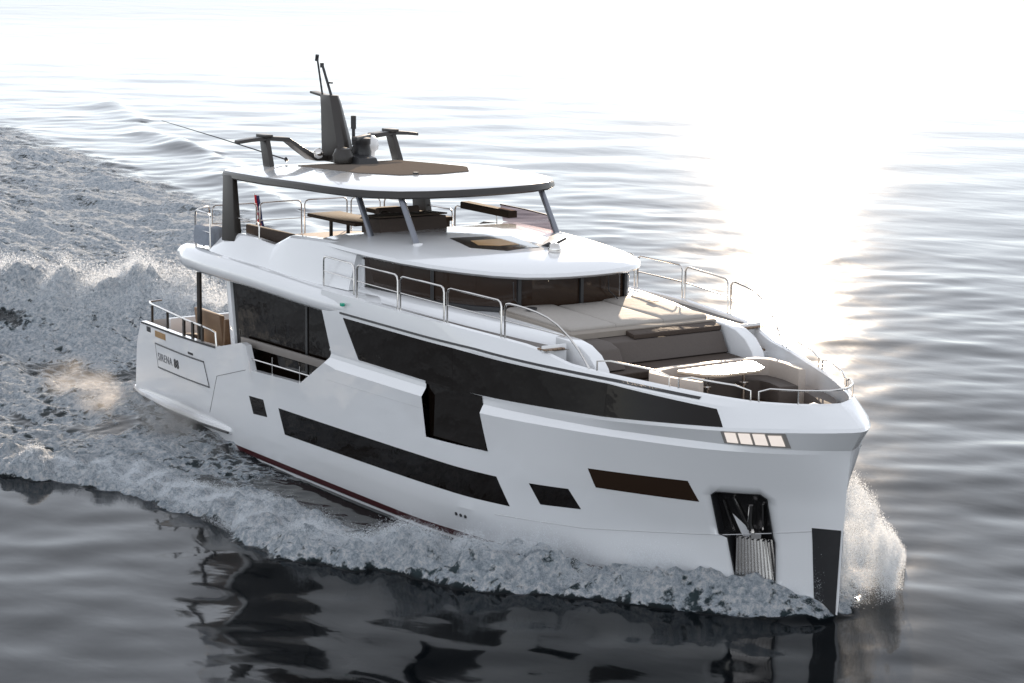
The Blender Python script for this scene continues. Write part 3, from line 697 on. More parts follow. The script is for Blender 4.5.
# bow lounge: arched side cheeks and a deep brown sofa between them
for sg in (-1, 1):
    mb = MB(); arc = [(6.5, 4.95), (7.0, 4.93), (7.4, 4.86), (7.75, 4.70), (8.0, 4.45), (8.12, 4.15), (8.15, 3.74), (6.5, 3.74)]
    mb.plate(arc, sg*1.93, sg*2.26); obj('sofa_cheek', mb, GEL, Y, bevel=.04, seg=3)
sf = empty('bow_sofa', (7.4, 0, 3.74), 'long brown sofa facing forward across the foredeck well, between white arched cheeks', 'sofa')
def rel(o, e): 
    for v in o.data.vertices: v.co -= e.location
    return o
def prof_sofa(a, mt, name, y0, y1, r=.04):
    mb = MB(); mb.plate(a, y0, y1); return rel(obj(name, mb, mt, sf, bevel=r, seg=3), sf)
prof_sofa([(6.55, 3.76), (7.98, 3.76), (8.0, 4.12), (6.55, 4.12)], BROWN, 'sofa_base', -1.88, 1.88)
prof_sofa([(6.6, 4.13), (7.95, 4.13), (7.97, 4.30), (6.6, 4.36)], BROWN, 'seat_cushion', -1.86, 1.86)
prof_sofa([(6.58, 4.37), (7.30, 4.35), (7.05, 4.78), (6.75, 4.84), (6.58, 4.84)], TAUPE, 'backrest', -1.25, 1.86)
prof_sofa([(6.60, 4.86), (7.02, 4.80), (7.02, 4.90), (6.60, 4.97)], BROWN, 'top_bolster', -.55, 1.86, .02)
prof_sofa([(6.58, 4.37), (7.75, 4.33), (7.5, 4.74), (7.2, 4.84), (6.58, 4.86)], TAUPE, 'headrest', -1.86, -1.30)
# U-shaped settee round the bow table
us = empty('bow_settee', (9.2, 0, 3.74), 'pale taupe U-shaped settee round the glinting table in the bow well', 'settee')
outer = [(10.35, 1.42), (9.6, 1.62), (9.0, 1.66), (8.72, 1.45), (8.58, 1.0)]
inner = [(10.30, 1.26), (9.6, 1.46), (9.1, 1.48), (8.90, 1.32), (8.80, .9)]
def ushape(o_, i_): return [(x, -y) for x, y in o_]+[(x, y) for x, y in reversed(o_)]+[(x, y) for x, y in i_]+[(x, -y) for x, y in reversed(i_)]
def slabo(name, out, z0, z1, mt, e, r=.03):
    mb = MB(); mb.prism(out, z0, z1); return rel(obj(name, mb, mt, e, bevel=r, seg=2), e)
slabo('backrest', ushape(outer, inner), 3.75, 4.50, mat('cream_leather', (.42, .37, .33), .6, nscale=20, namt=.08), us)
seat_in = [(10.2, .82), (9.75, .95), (9.45, .95), (9.3, .8), (9.28, .5)]
slabo('seat', ushape([(x+.005, y-.005) for x, y in inner], seat_in), 3.75, 4.16, TAUPE, us)
tb = empty('bow_table', (9.45, 0, 3.74), 'glossy table on two steel legs in the bow, glaring in the low sun', 'table')
mb = MB(); mb.slab([(9.05, -.95), (9.0, .95), (9.15, 1.05), (9.75, .80), (9.95, .5), (9.95, -.5), (9.75, -.80), (9.15, -1.05)], [(.02, 4.44), (0, 4.46), (0, 4.49), (.015, 4.505)])
rel(obj('table_top', mb, mat('varnished_table_top', (.5, .42, .33), .22, coat=1, nscale=12, namt=.08), tb), tb)
for y in (-.5, .5):
    mb = MB(); mb.tube([(9.45, y, 3.74), (9.45, y, 4.44)], .045, 10); mb.tube([(9.45, y, 4.12), (9.45, y, 4.17)], .10, 12); rel(obj('leg', mb, CHROME, tb), tb)
# forward lockers and windlass in the bow
for sg in (-1, 1):
    mb = MB(); mb.prism([(10.6, sg*1.55), (11.5, sg*1.2), (12.3, sg*.62), (12.2, sg*.35), (11.3, sg*.85), (10.6, sg*1.15)], 3.75, 4.12); obj('bow_locker', mb, TAUPE, Y, bevel=.04)
mb = MB(); mb.prism([(11.6, -.5), (12.6, -.3), (12.6, .3), (11.6, .5)], 3.75, 3.95); obj('bow_hatch', mb, GEL, Y, bevel=.04)
for y in (-.2, .2):
    mb = MB(); lathe(mb, (12.0, y, 3.95), [(.02, 0), (.11, 0), (.12, .06), (.07, .10), (.07, .16), (.11, .22), (.02, .25)]); obj('windlass', mb, CHROME, Y, angle=40)
for sg in (-1, 1):
    mb = MB(); x = 8.25; mb.box((x, sg*2.1, 4.0), (.5, .5, .5)); obj('side_locker', mb, GEL, Y, bevel=.04)

# fly furniture
def sofa(name, loc, rz, w_, label, mt=TAUPE, d=.8, hb=.45, cat='sofa', group=None):
    e = empty(name, loc, label, cat, group); e.rotation_euler = (0, 0, rz)
    mb = MB(); mb.box((0, 0, .17), (d, w_, .32)); obj('base', mb, mt, e, bevel=.03)
    mb = MB(); mb.box((.06, 0, .40), (d-.16, w_-.06, .14)); obj('seat', mb, mt, e, bevel=.04)
    mb = MB(); mb.box((-d/2+.08, 0, .40+hb/2), (.16, w_, hb+.16)); obj('backrest', mb, mt, e, bevel=.04)
    return e
sofa('fly_sofa', (-6.0, -2.0, 5.14), math.pi/2, 2.4, 'brown sofa on the flybridge beside the near coaming, behind the aft pillar', BROWN, .9, .25)
sofa('fly_sofa', (-6.3, 2.0, 5.14), -math.pi/2, 2.6, 'brown sofa on the flybridge along the far side of the dining table', BROWN, .9, .35)
t_ = empty('fly_table', (-6.4, .1, 5.14), 'long wooden dining table on the flybridge under the hardtop', 'table')
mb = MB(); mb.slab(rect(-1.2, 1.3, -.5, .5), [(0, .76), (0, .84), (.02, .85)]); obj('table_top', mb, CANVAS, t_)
for x in (-.8, .1, .9):
    mb = MB(); mb.tube([(x, 0, 0), (x, 0, .77)], .05, 8); obj('leg', mb, BRONZE, t_)
t_ = empty('bar_counter', (-5.3, 1.3, 5.14), 'wooden bar counter behind the dining table on the flybridge', 'bar')
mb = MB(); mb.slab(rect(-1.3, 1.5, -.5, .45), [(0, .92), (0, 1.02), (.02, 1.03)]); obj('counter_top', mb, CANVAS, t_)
mb = MB(); mb.box((.1, 0, .46), (2.4, .7, .92)); obj('cabinet', mb, BROWN, t_, bevel=.02)
hs_ = empty('helm_bench', (-2.7, -.35, 5.6), 'brown high-backed helm bench under the front of the hardtop', 'bench')
mb = MB(); mb.box((0, 0, .25), (.9, 1.3, .5)); obj('base', mb, BROWN, hs_, bevel=.03)
mb = MB(); mb.box((-.35, 0, .75), (.2, 1.2, .55), ry=-.15); obj('backrest', mb, BROWN, hs_, bevel=.05)
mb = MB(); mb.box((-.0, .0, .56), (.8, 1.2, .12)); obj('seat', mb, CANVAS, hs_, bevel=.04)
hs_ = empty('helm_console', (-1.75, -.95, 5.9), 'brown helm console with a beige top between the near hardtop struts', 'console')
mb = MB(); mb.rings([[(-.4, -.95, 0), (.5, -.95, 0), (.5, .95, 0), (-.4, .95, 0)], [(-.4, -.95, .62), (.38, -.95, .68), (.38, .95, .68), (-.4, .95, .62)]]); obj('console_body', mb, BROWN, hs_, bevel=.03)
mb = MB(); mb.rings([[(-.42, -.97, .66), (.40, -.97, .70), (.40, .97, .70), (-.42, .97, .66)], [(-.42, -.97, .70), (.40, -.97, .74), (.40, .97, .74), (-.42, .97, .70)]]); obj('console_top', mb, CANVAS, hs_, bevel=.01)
mb = MB(); ang = np.linspace(0, 2*math.pi, 17)
mb.tube([(-.5+.05*math.sin(a), -.3+.2*math.cos(a), .55+.2*math.sin(a)) for a in ang], .015, 6); obj('wheel', mb, CHROME, hs_)
# covered barbecue at the stern of the upper deck
e = empty('covered_box', (-8.72, -2.72, 5.09), 'blue-grey canvas cover over a box by the aft rail of the upper deck', 'cover')
mb = MB(); n = 36; rg = []
for z, k in ((.10, 1.0), (.22, 1.02), (.4, 1.0), (.52, .97), (.575, .9), (.59, .6)):
    ring = []
    for i in range(n):
        a = 2*math.pi*i/n; c, s_ = math.cos(a), math.sin(a); p_ = (abs(c)**5+abs(s_)**5)**(-1/5)
        wv = 1+.035*math.sin(a*11+1)*(1 if z < .5 else .3)+.02*math.sin(a*17)
        ring.append((c*p_*.50*k*wv, s_*p_*.28*k*wv, z+.012*math.sin(a*5)))
    rg.append(ring)
mb.rings(rg); obj('canvas_cover', mb, COVER, e, angle=60)
for x in (-.35, .35):
    mb = MB(); mb.tube([(x, 0, 0), (x, 0, .14)], .03, 6); obj('leg', mb, BRONZE, e)
# stern ensign, furled on a leaning staff
e = empty('ensign', (-10.15, -.5, 5.0), 'red and navy ensign hanging furled on its staff at the stern', 'flag')
mb = MB(); mb.tube([(0, 0, 0), (-.25, 0, 1.25)], .014, 6); obj('staff', mb, CHROME, e)
def cloth(x0, w0, col, ph):
    mb = MB(); rows = []
    for t in np.linspace(0, 1, 9):
        rows.append([(x0-.23+.16*t+u_*w0*(.25+.75*t), .04*math.sin(u_*9+ph+t*2), 1.2-.72*t-.10*u_*t) for u_ in np.linspace(0, 1, 8)])
    mb.rings(rows, closed=False); rows = [[(p[0], p[1]+.012, p[2]) for p in r] for r in rows]; mb.rings(rows, closed=False)
    return mb
obj('red_cloth', cloth(.0, .26, REDF, 0), REDF, e); obj('navy_cloth', cloth(.05, .34, BLUEF, 2).__class__() if 0 else cloth(.16, .20, BLUEF, 2), BLUEF, e)
mb = MB(); mb.tube([(.02, -.05, .62), (.02, -.058, .62)], .06, 12); mb.tube([(.02, -.05, .78), (.05, -.056, .78)], .03, 8); obj('flag_emblem', mb, WHITEP, e)
# cockpit furniture
e = empty('cockpit_sofa', (-8.95, -2.2, 1.98), 'tan high-backed sofa in the cockpit right beside the upper deck post', 'sofa')
TAN = mat('tan_leather', (.20, .13, .08), .6, nscale=14, namt=.15)
mb = MB(); mb.box((0, 0, .3), (1.5, .75, .4)); obj('seat', mb, TAN, e, bevel=.04)
mb = MB(); mb.rings([[(-.75, -.42, .5), (.75, -.42, .5), (.75, -.28, .5), (-.75, -.28, .5)], [(-.78, -.52, 1.38), (.72, -.52, 1.34), (.72, -.36, 1.34), (-.78, -.36, 1.38)]]); obj('backrest', mb, TAN, e, bevel=.04)
mb = MB(); mb.box((.78, 0, .65), (.12, .85, 1.2), ry=.08); obj('end_panel', mb, TAN, e, bevel=.04)
e = sofa('cockpit_armchair', (-8.5, -1.5, 1.98), 0, 1.2, 'light brown armchair in the cockpit by the saloon door', mat('caramel_leather', (.30, .20, .12), .6, nscale=14, namt=.15), .8, .5, cat='armchair')
for i, (x, y) in enumerate(((-10.6, -2.4), (-10.1, 1.9))):
    e = empty('cockpit_stool', (x, y, 1.98), ['dark pouf stool just inside the cockpit rail', 'dark pouf stool on the far side of the cockpit'][i], 'stool')
    mb = MB(); lathe(mb, (0, 0, 0), [(.2, 0), (.24, .05), (.27, .3), (.27, .42), (.2, .48), (.02, .49)]); obj('pouf', mb, BROWN, e, angle=50)
    mb = MB(); lathe(mb, (0, 0, .0), [(.21, -.0), (.22, .03), (.02, .04)]); obj('foot_ring', mb, BRONZE, e)

# ------------------------------------------------------------------ sea
def hsh(ix, iy, s):
    h = (ix.astype(np.int64)*374761393+iy.astype(np.int64)*668265263+s*974634777) & 0x7fffffff
    h = ((h ^ (h >> 13))*1274126177) & 0x7fffffff
    return ((h ^ (h >> 16)) & 0xffff)/65535.0
def vnoise(x, y, s=0):
    ix = np.floor(x); iy = np.floor(y); fx = x-ix; fy = y-iy
    u = fx*fx*fx*(fx*(fx*6-15)+10); v = fy*fy*fy*(fy*(fy*6-15)+10)
    a = hsh(ix, iy, s); b = hsh(ix+1, iy, s); c = hsh(ix, iy+1, s); d = hsh(ix+1, iy+1, s)
    return (a*(1-u)+b*u)*(1-v)+(c*(1-u)+d*u)*v
def fbm(x, y, o=4, s=0, g=.5):
    r = 0; a = 1; t = 0
    for i in range(o):
        r = r+a*vnoise(x*2**i+i*17.3, y*2**i-i*9.1, s+i); t += a; a *= g
    return r/t
def axis(lo, hi, st, far_lo, far_hi, g=1.028):
    a = list(np.arange(lo, hi, st)); d = st; x = a[-1]
    while x < far_hi: d *= g; x += d; a.append(x)
    d = st; x = lo; pre = []
    while x > far_lo: d *= g; x -= d; pre.append(x)
    return np.array(pre[::-1]+a)
def axis2(segs, far_lo, far_hi):
    a = []
    for lo, hi, st in segs: a += list(np.arange(lo, hi-st*.4, st))
    a.append(segs[-1][1]); d = segs[-1][2]; x = a[-1]
    while x < far_hi: d *= 1.032; x += d; a.append(x)
    d = segs[0][2]; x = a[0]; pre = []
    while x > far_lo: d *= 1.032; x -= d; pre.append(x)
    return np.array(pre[::-1]+a)
AX = axis2([(-115, -80, .30), (-80, -55, .22), (-55, -40, .14), (-40, 14.5, .085)], -6000, 2500)
AY = axis2([(-12.5, 8, .085), (8, 18, .13), (18, 34, .20)], -3000, 6000)
GX, GY = np.meshgrid(AX, AY, indexing='ij')
SX = np.gradient(AX)[:, None]+0*GX; SY = np.gradient(AY)[None, :]+0*GX; SP = np.maximum(SX, SY)
smooth = lambda e0, e1, x: (lambda t: t*t*(3-2*t))(np.clip((x-e0)/(e1-e0), 0, 1))
Z = np.zeros_like(GX)
r3 = np.random.RandomState(5)
for i in range(46):       # long low swell and rounded ripples
    lam = 1.3*(14/1.3)**(i/45.0); th = R(139-90)+r3.normal(0, .75)+math.pi/2
    k = 2*math.pi/lam; ph = r3.rand()*6.28
    amp = .00135*lam**.75*(.6+.8*r3.rand())
    fade = np.clip((lam/SP-3)/4, 0, 1)
    wob = 1.2*np.sin(GX*.021*(1+.3*i % 1)+i)+1.1*np.sin(GY*.027+i*2.1)
    env = .55+.75*vnoise(GX/(lam*4)+i*3.7, GY/(lam*4)-i*1.9, 50+i)
    Z += amp*fade*env*np.sin(k*(GX*math.cos(th)+GY*math.sin(th))+ph+wob)
# wake wedge
BX = np.array([-400, -113, -80, -57, -35, -20, -10, -6.9, -5.1, -2.8, -.5, 1.7, 3.65, 5.6, 6.7, 7.9, 9.3, 10.8, 12.2, 13.0])
BY = np.array([80, 33, 28, 23, 17, 12.6, 10.6, 9.4, 7.9, 7.45, 7.25, 7.3, 6.9, 5.6, 5.0, 4.4, 3.35, 2.35, 1.35, .45])
B = np.interp(GX, BX, BY)
wob = (fbm(GX/1.6, GY/1.6, 4, 3)-.5)*1.5*smooth(13, 6, GX)+(fbm(GX/.45, GY/.45, 3, 5)-.5)*.5*smooth(13, 9, GX)
AYY = np.abs(GY)
ed = B-AYY+wob*np.clip(B/7, .1, 1)                      # metres inside the wake edge
inside = smooth(-.04, .10+np.clip((-GX-15)/14, 0, 4), ed)*(GX < 13.1)
hb = np.interp(GX, [-12.2, -8, 2, 5, 8, 10, 12, 13.1], [3.1, 3.3, 3.35, 3.05, 2.25, 1.5, .6, 0])
along = (GX > -12.3)
gap = AYY-hb
# foam amount
hull_gap0 = lambda q: smooth(.3, 2.6, gap+.5*(q-.5)*3)
ridge = np.exp(-((ed-1.1)/np.where(ed > 1.1, 1.35, np.where(GX > -9, 2.6, 1.2)))**2)*smooth(-60, -5, GX)
patch_ = fbm(GX/3.2, GY/1.5, 5, 9); patch2 = fbm(GX/7, GY/3.5, 4, 21)
hull_k = smooth(-1, -6, GX)
hull_gap = np.where(along, np.maximum(hull_gap0(patch_), hull_k*smooth(.1, .9, gap)), 1)
hull_gap = np.where(GX > 4, smooth(.0, .35, gap+.2*(GX-4)), hull_gap)
F = ridge*(.62+.55*fbm(GX/2.6, GY/.9, 4, 131, .6))+.70*smooth(.32, .56, patch_)+.35*smooth(.40, .6, patch2)
F = F*hull_gap
bowzone = smooth(4.5, 8, GX)
F = F*(1-bowzone)+np.clip(.6+.6*smooth(.3, .65, fbm(GX/.9, GY/.5, 4, 15)), 0, .95)*bowzone
stern = smooth(-13.0, -19, GX)
strk = fbm(GX/11+GY/22, GY/1.9, 5, 121, .6)
F = F*(1-stern)+stern*(.85*smooth(.42, .62, strk)-.28+(.42-.22*smooth(-32, -55, GX))+.62*smooth(.34, .62, patch_)+.2*smooth(.4, .6, patch2))
mid_ = smooth(-1, -7, GX)*smooth(-40, -14, GX)
F = np.maximum(F, mid_*inside*(.08+.85*smooth(.34, .62, fbm(GX/2.2+GY*.3, GY/.8, 5, 151, .62))))
F = np.where((GX < -8) & (GY > 0), np.maximum(F, .55+.5*smooth(.3, .6, patch_)), F)
# dark smooth sheet of water right behind and beside the transom
dk = np.exp(-(((GX+16.8)/2.0)**2+((GY+.4)/2.6)**2)**2)
dk2 = np.exp(-(((GX+19.5)/2.6)**2+((GY+2.6)/1.3)**2)**2)
F = F*(1-.8*dk)*(1-.8*dk2)
F = F*inside*(1-.32*smooth(-38, -70, GX)*(1-.5*smooth(.45, .6, strk)))
# rooster wave: a breaking crest behind the stern
def ridge_line(pts, hgt, wf, wb):
    P_ = np.array(pts, float); best = np.full(GX.shape, 1e9); tt = np.zeros_like(GX); sd_ = np.zeros_like(GX); hh = np.zeros_like(GX)
    for i in range(len(P_)-1):
        a = P_[i]; b = P_[i+1]; d = b[:2]-a[:2]; L2 = d@d
        t = np.clip(((GX-a[0])*d[0]+(GY-a[1])*d[1])/L2, 0, 1)
        dx = GX-(a[0]+t*d[0]); dy = GY-(a[1]+t*d[1]); q = np.hypot(dx, dy)
        s_ = np.sign(d[0]*dy-d[1]*dx); m_ = q < best
        best = np.where(m_, q, best); sd_ = np.where(m_, s_, sd_); hh = np.where(m_, a[2]+(b[2]-a[2])*t, hh)
    wd = np.where(sd_ > 0, wf, wb)
    return hgt*hh*np.exp(-(best/wd)**2)
near = (GX > -125) & (GX < 16) & (np.abs(GY) < 45)
ro = ridge_line([(-17.5, 6.2, .25), (-21, 4.9, .8), (-25, 3.3, 1.0), (-29, 1.2, 1.05), (-34, -2.0, .9), (-41, -5, .5)], 1.45, 2.0, 3.4)
lump = .35+1.3*fbm(GX/1.9, GY/1.9, 5, 31, .58)
ro = ro*lump
F = np.maximum(F, smooth(.30, .65, ro)*.95)
# bow wave bank
bank = np.interp(GX, [-30, -14, -6, 0, 4, 8, 10.5, 12.2, 13.1], [.0, .15, .30, .42, .55, .64, .52, .18, .04])
bank = bank*(.55+.9*fbm(GX/3.1, GY/3.1, 3, 141))
bank_h = bank*np.exp(-((ed-.75)/np.where(ed > .75, 1.15, .55))**2)*(.35+1.3*fbm(GX/.8, GY/.8, 5, 41, .6))
# sheet climbing the bow
climb = .38*np.exp(-(np.clip(gap, 0, 9)/.55)**2)*smooth(9.5, 12, GX)*smooth(13.3, 12.6, GX)
tex = (fbm(GX/.26, GY/.26, 2, 63, .6)-.5)*.16+(fbm(GX/.5, GY/.5, 4, 61, .6)-.5)*.50+(fbm(GX/1.7, GY/1.4, 4, 71, .65)-.5)*.55
fade = np.clip((1.1/SP-1)/2.5, 0, 1)
tex = tex*(1+.35*ridge*smooth(-12, -4, GX))
turb = np.where(near, tex, 0)*fade*(1-.6*smooth(-28, -60, GX))
long_ = (fbm(GX/3.5, GY/2.2, 5, 81, .6)-.5)*1.0*smooth(-10, -22, GX)*np.clip(1.5-SP, 0, 1)
Fc = np.clip(F, 0, 1)
Z = Z*(1-.7*inside*smooth(-45, -8, GX))+bank_h*inside+ro+climb+turb*Fc*.85+long_*inside-.25*dk
Z += (.06+.42*smooth(-4, -9, GX)*smooth(-19, -13, GX))*np.exp(-(np.clip(gap, 0, 9)/2.2)**2)*(GX < 6)
# diverging wave crests beyond the far edge of the wake
for pts, hgt in (([(-126, 47, .6), (-118, 44.3, 1), (-104, 40, .7)], 1.2), ([(-101, 38.3, .5), (-93.5, 35.6, 1), (-80, 33.5, .5)], 1.25), ([(-91, 36.3, .4), (-84, 33.5, 1), (-70, 30.5, .5)], 1.3), ([(-74, 30.5, .3), (-66, 27.4, 1), (-52, 23.8, .5)], 1.25), ([(-55, 24.6, .3), (-47, 21.2, .9), (-36, 18, .5)], .8)):
    Z += ridge_line(pts, hgt*.22, .7, 1.5)*(.8+.4*fbm(GX/3, GY/3, 3, 91))
nx_, ny_ = GX.shape
vt = np.stack([GX, GY, Z], -1).reshape(-1, 3).astype(np.float32)
idx = np.arange(nx_*ny_).reshape(nx_, ny_)
fc = np.stack([idx[:-1, :-1], idx[1:, :-1], idx[1:, 1:], idx[:-1, 1:]], -1).reshape(-1, 4)
me = bpy.data.meshes.new('water')
me.vertices.add(len(vt)); me.vertices.foreach_set('co', vt.ravel())
me.loops.add(fc.size); me.loops.foreach_set('vertex_index', fc.ravel().astype(np.int32))
me.polygons.add(len(fc)); me.polygons.foreach_set('loop_start', (np.arange(len(fc))*4).astype(np.int32))
me.update(calc_edges=True); me.polygons.foreach_set('use_smooth', np.ones(len(fc), bool))
at = me.attributes.new('foam', 'FLOAT', 'POINT'); at.data.foreach_set('value', F.ravel().astype(np.float32))
water = bpy.data.objects.new('water', me); COL.objects.link(water); water['kind'] = 'structure'
wm = bpy.data.materials.new('sea_water'); wm.use_nodes = True
n = wm.node_tree.nodes; l = wm.node_tree.links; p = n['Principled BSDF']
p.inputs['Base Color'].default_value = (.002, .003, .004, 1); p.inputs['Roughness'].default_value = .07; p.inputs['IOR'].default_value = 1.33; p.inputs['Specular IOR Level'].default_value = .15
geo = n.new('ShaderNodeNewGeometry')
def nz(scale, detail, rough=.5, dist=0, vec=None):
    t = n.new('ShaderNodeTexNoise'); t.inputs['Scale'].default_value = scale; t.inputs['Detail'].default_value = detail
    t.inputs['Roughness'].default_value = rough; t.inputs['Distortion'].default_value = dist
    l.new(vec or geo.outputs['Position'], t.inputs['Vector']); return t
def mth(op, a, b=None, c=None):
    q = n.new('ShaderNodeMath'); q.operation = op
    for i, v_ in enumerate((a, b, c)):
        if v_ is None: continue
        if isinstance(v_, (int, float)): q.inputs[i].default_value = v_
        else: l.new(v_, q.inputs[i])
    return q.outputs[0]
mp = n.new('ShaderNodeMapping'); mp.inputs['Rotation'].default_value = (0, 0, R(-56)); mp.inputs['Scale'].default_value = (.62, 1, 1)
l.new(geo.outputs['Position'], mp.inputs['Vector'])
w1 = nz(.30, 2, .45, .3, mp.outputs[0]); w2 = nz(.85, 3, .45, .2, mp.outputs[0])
w4 = nz(.055, 3, .55, .6, mp.outputs[0])
dist_ = n.new('ShaderNodeVectorMath'); dist_.operation = 'LENGTH'; l.new(geo.outputs['Position'], dist_.inputs[0])
lr_ = n.new('ShaderNodeMapRange'); lr_.inputs['From Min'].default_value = 70; lr_.inputs['From Max'].default_value = 320; lr_.inputs['To Max'].default_value = 9
l.new(dist_.outputs['Value'], lr_.inputs['Value'])
hgt = mth('MULTIPLY_ADD', w2.outputs['Fac'], .30, mth('MULTIPLY', w1.outputs['Fac'], .9))
hgt = mth('ADD', hgt, mth('MULTIPLY', w4.outputs['Fac'], lr_.outputs[0]))
bw_ = n.new('ShaderNodeBump'); bw_.inputs['Strength'].default_value = 1; bw_.inputs['Distance'].default_value = .05
l.new(hgt, bw_.inputs['Height']); l.new(bw_.outputs[0], p.inputs['Normal'])
rr_ = n.new('ShaderNodeMapRange'); rr_.inputs['From Min'].default_value = 35; rr_.inputs['From Max'].default_value = 330; rr_.inputs['To Min'].default_value = .07; rr_.inputs['To Max'].default_value = .18
l.new(dist_.outputs['Value'], rr_.inputs['Value']); l.new(rr_.outputs[0], p.inputs['Roughness'])      # wind-ruffled water away from the wake
# foam
fa = n.new('ShaderNodeAttribute'); fa.attribute_name = 'foam'
fn = nz(1.9, 11, .74, .5); vo_ = n.new('ShaderNodeTexVoronoi'); vo_.feature = 'DISTANCE_TO_EDGE'; vo_.inputs['Scale'].default_value = 2.2
dv = nz(1.2, 4, .6); 
av = n.new('ShaderNodeVectorMath'); av.operation = 'MULTIPLY_ADD'; l.new(dv.outputs['Color'], av.inputs[0]); av.inputs[1].default_value = (1.6, 1.6, 1.6); l.new(geo.outputs['Position'], av.inputs[2])
l.new(av.outputs[0], vo_.inputs['Vector'])
lace = mth('SUBTRACT', .20, vo_.outputs['Distance'])
fn2 = nz(7, 6, .8, .4)
v1 = mth('ADD', mth('MULTIPLY_ADD', mth('MULTIPLY_ADD', fn2.outputs['Fac'], .45, mth('MULTIPLY', fn.outputs['Fac'], .55)), 1.6, fa.outputs['Fac']), mth('MULTIPLY', lace, 1.7))
mr = n.new('ShaderNodeMapRange'); mr.interpolation_type = 'SMOOTHSTEP'; mr.inputs['From Min'].default_value = 1.22; mr.inputs['From Max'].default_value = 1.58
l.new(v1, mr.inputs['Value'])
gate = n.new('ShaderNodeMapRange'); gate.inputs['From Min'].default_value = .02; gate.inputs['From Max'].default_value = .25; l.new(fa.outputs['Fac'], gate.inputs['Value'])
ff = mth('MULTIPLY', mr.outputs[0], gate.outputs[0])
fb = n.new('ShaderNodeBsdfDiffuse')
fcn = nz(6.5, 9, .8, .25); fcr = n.new('ShaderNodeValToRGB')      # thin bubbly foam is bluer and darker than thick white foam
fcr.color_ramp.elements[0].position = .38; fcr.color_ramp.elements[0].color = (.30, .36, .42, 1)
fcr.color_ramp.elements[1].position = .60; fcr.color_ramp.elements[1].color = (.95, .95, .96, 1)
e_ = fcr.color_ramp.elements.new(.49); e_.color = (.58, .64, .70, 1)
l.new(fcn.outputs['Fac'], fcr.inputs[0]); l.new(fcr.outputs[0], fb.inputs['Color'])
fnz = nz(9, 10, .85, .2); vz = n.new('ShaderNodeTexVoronoi'); vz.inputs['Scale'].default_value = 7; vz.inputs['Detail'].default_value = 2; vz.inputs['Roughness'].default_value = .7
l.new(av.outputs[0], vz.inputs['Vector'])
hh_ = mth('SUBTRACT', mth('MULTIPLY', fnz.outputs['Fac'], 1.3), mth('MULTIPLY', vz.outputs['Distance'], .35))
fbp = n.new('ShaderNodeBump'); fbp.inputs['Distance'].default_value = .2; fbp.inputs['Strength'].default_value = 1; l.new(hh_, fbp.inputs['Height']); l.new(fbp.outputs[0], fb.inputs['Normal'])
# aerated water between the foam is greener and lighter
mxc = n.new('ShaderNodeMix'); mxc.data_type = 'RGBA'; mxc.inputs[6].default_value = (.002, .003, .004, 1); mxc.inputs[7].default_value = (.028, .042, .047, 1)
l.new(mth('MINIMUM', fa.outputs['Fac'], .9), mxc.inputs[0]); l.new(mxc.outputs[2], p.inputs['Base Color'])
ms = n.new('ShaderNodeMixShader'); l.new(ff, ms.inputs[0]); l.new(p.outputs[0], ms.inputs[1]); l.new(fb.outputs[0], ms.inputs[2])
l.new(ms.outputs[0], n['Material Output'].inputs['Surface'])
me.materials.append(wm)

# ------------------------------------------------------------------ spray: clouds of small droplets
def hfield(x, y):
    i = np.clip(np.searchsorted(AX, x), 0, nx_-1); j = np.clip(np.searchsorted(AY, y), 0, ny_-1); return Z[i, j]
def flecks(name, P_, S_, label, mt):
    N_ = len(P_); T = np.array([(1, 0, 0), (-.5, .87, 0), (-.5, -.87, 0)], float)
    q = rng.normal(size=(N_, 3, 3)); q /= np.linalg.norm(q, axis=2, keepdims=True)
    V = P_[:, None, :]+np.einsum('ij,njk->nik', T, q)*S_[:, None, None]
    Fi = np.arange(N_*3).reshape(-1, 3)
    me = bpy.data.meshes.new(name); me.vertices.add(N_*3); me.vertices.foreach_set('co', V.ravel().astype(np.float32))
    me.loops.add(Fi.size); me.loops.foreach_set('vertex_index', Fi.ravel().astype(np.int32))
    me.polygons.add(len(Fi)); me.polygons.foreach_set('loop_start', (np.arange(len(Fi))*3).astype(np.int32)); me.update(calc_edges=True)
    me.materials.append(mt); o = bpy.data.objects.new(name, me); COL.objects.link(o)
    return tag(o, label, 'spray', kind='stuff')
SPR = bpy.data.materials.new('spray_droplets'); SPR.use_nodes = True
n = SPR.node_tree.nodes; l = SPR.node_tree.links; n.remove(n['Principled BSDF'])
d_ = n.new('ShaderNodeBsdfDiffuse'); d_.inputs[0].default_value = (.8, .83, .86, 1); t_ = n.new('ShaderNodeBsdfTranslucent'); t_.inputs[0].default_value = (.8, .83, .86, 1)
mx_ = n.new('ShaderNodeMixShader'); mx_.inputs[0].default_value = .5; l.new(d_.outputs[0], mx_.inputs[1]); l.new(t_.outputs[0], mx_.inputs[2]); l.new(mx_.outputs[0], n['Material Output'].inputs['Surface'])
def clump(N_, fx, jit, zj, s0, s1, thr=.45, sc_=1.1, seed=3):
    X = fx(N_)
    k = .5*fbm(X[:, 0]*sc_+X[:, 2]*.9, X[:, 1]*sc_, 4, seed)+.5*fbm(X[:, 0]*sc_*1.3-X[:, 1]*sc_, X[:, 2]*sc_*1.6, 4, seed+9, .6)
    m_ = k > thr+.08*rng.rand(N_); X = X[m_]; S_ = s0*(s1/s0)**(rng.rand(len(X))**2.2); return X, S_
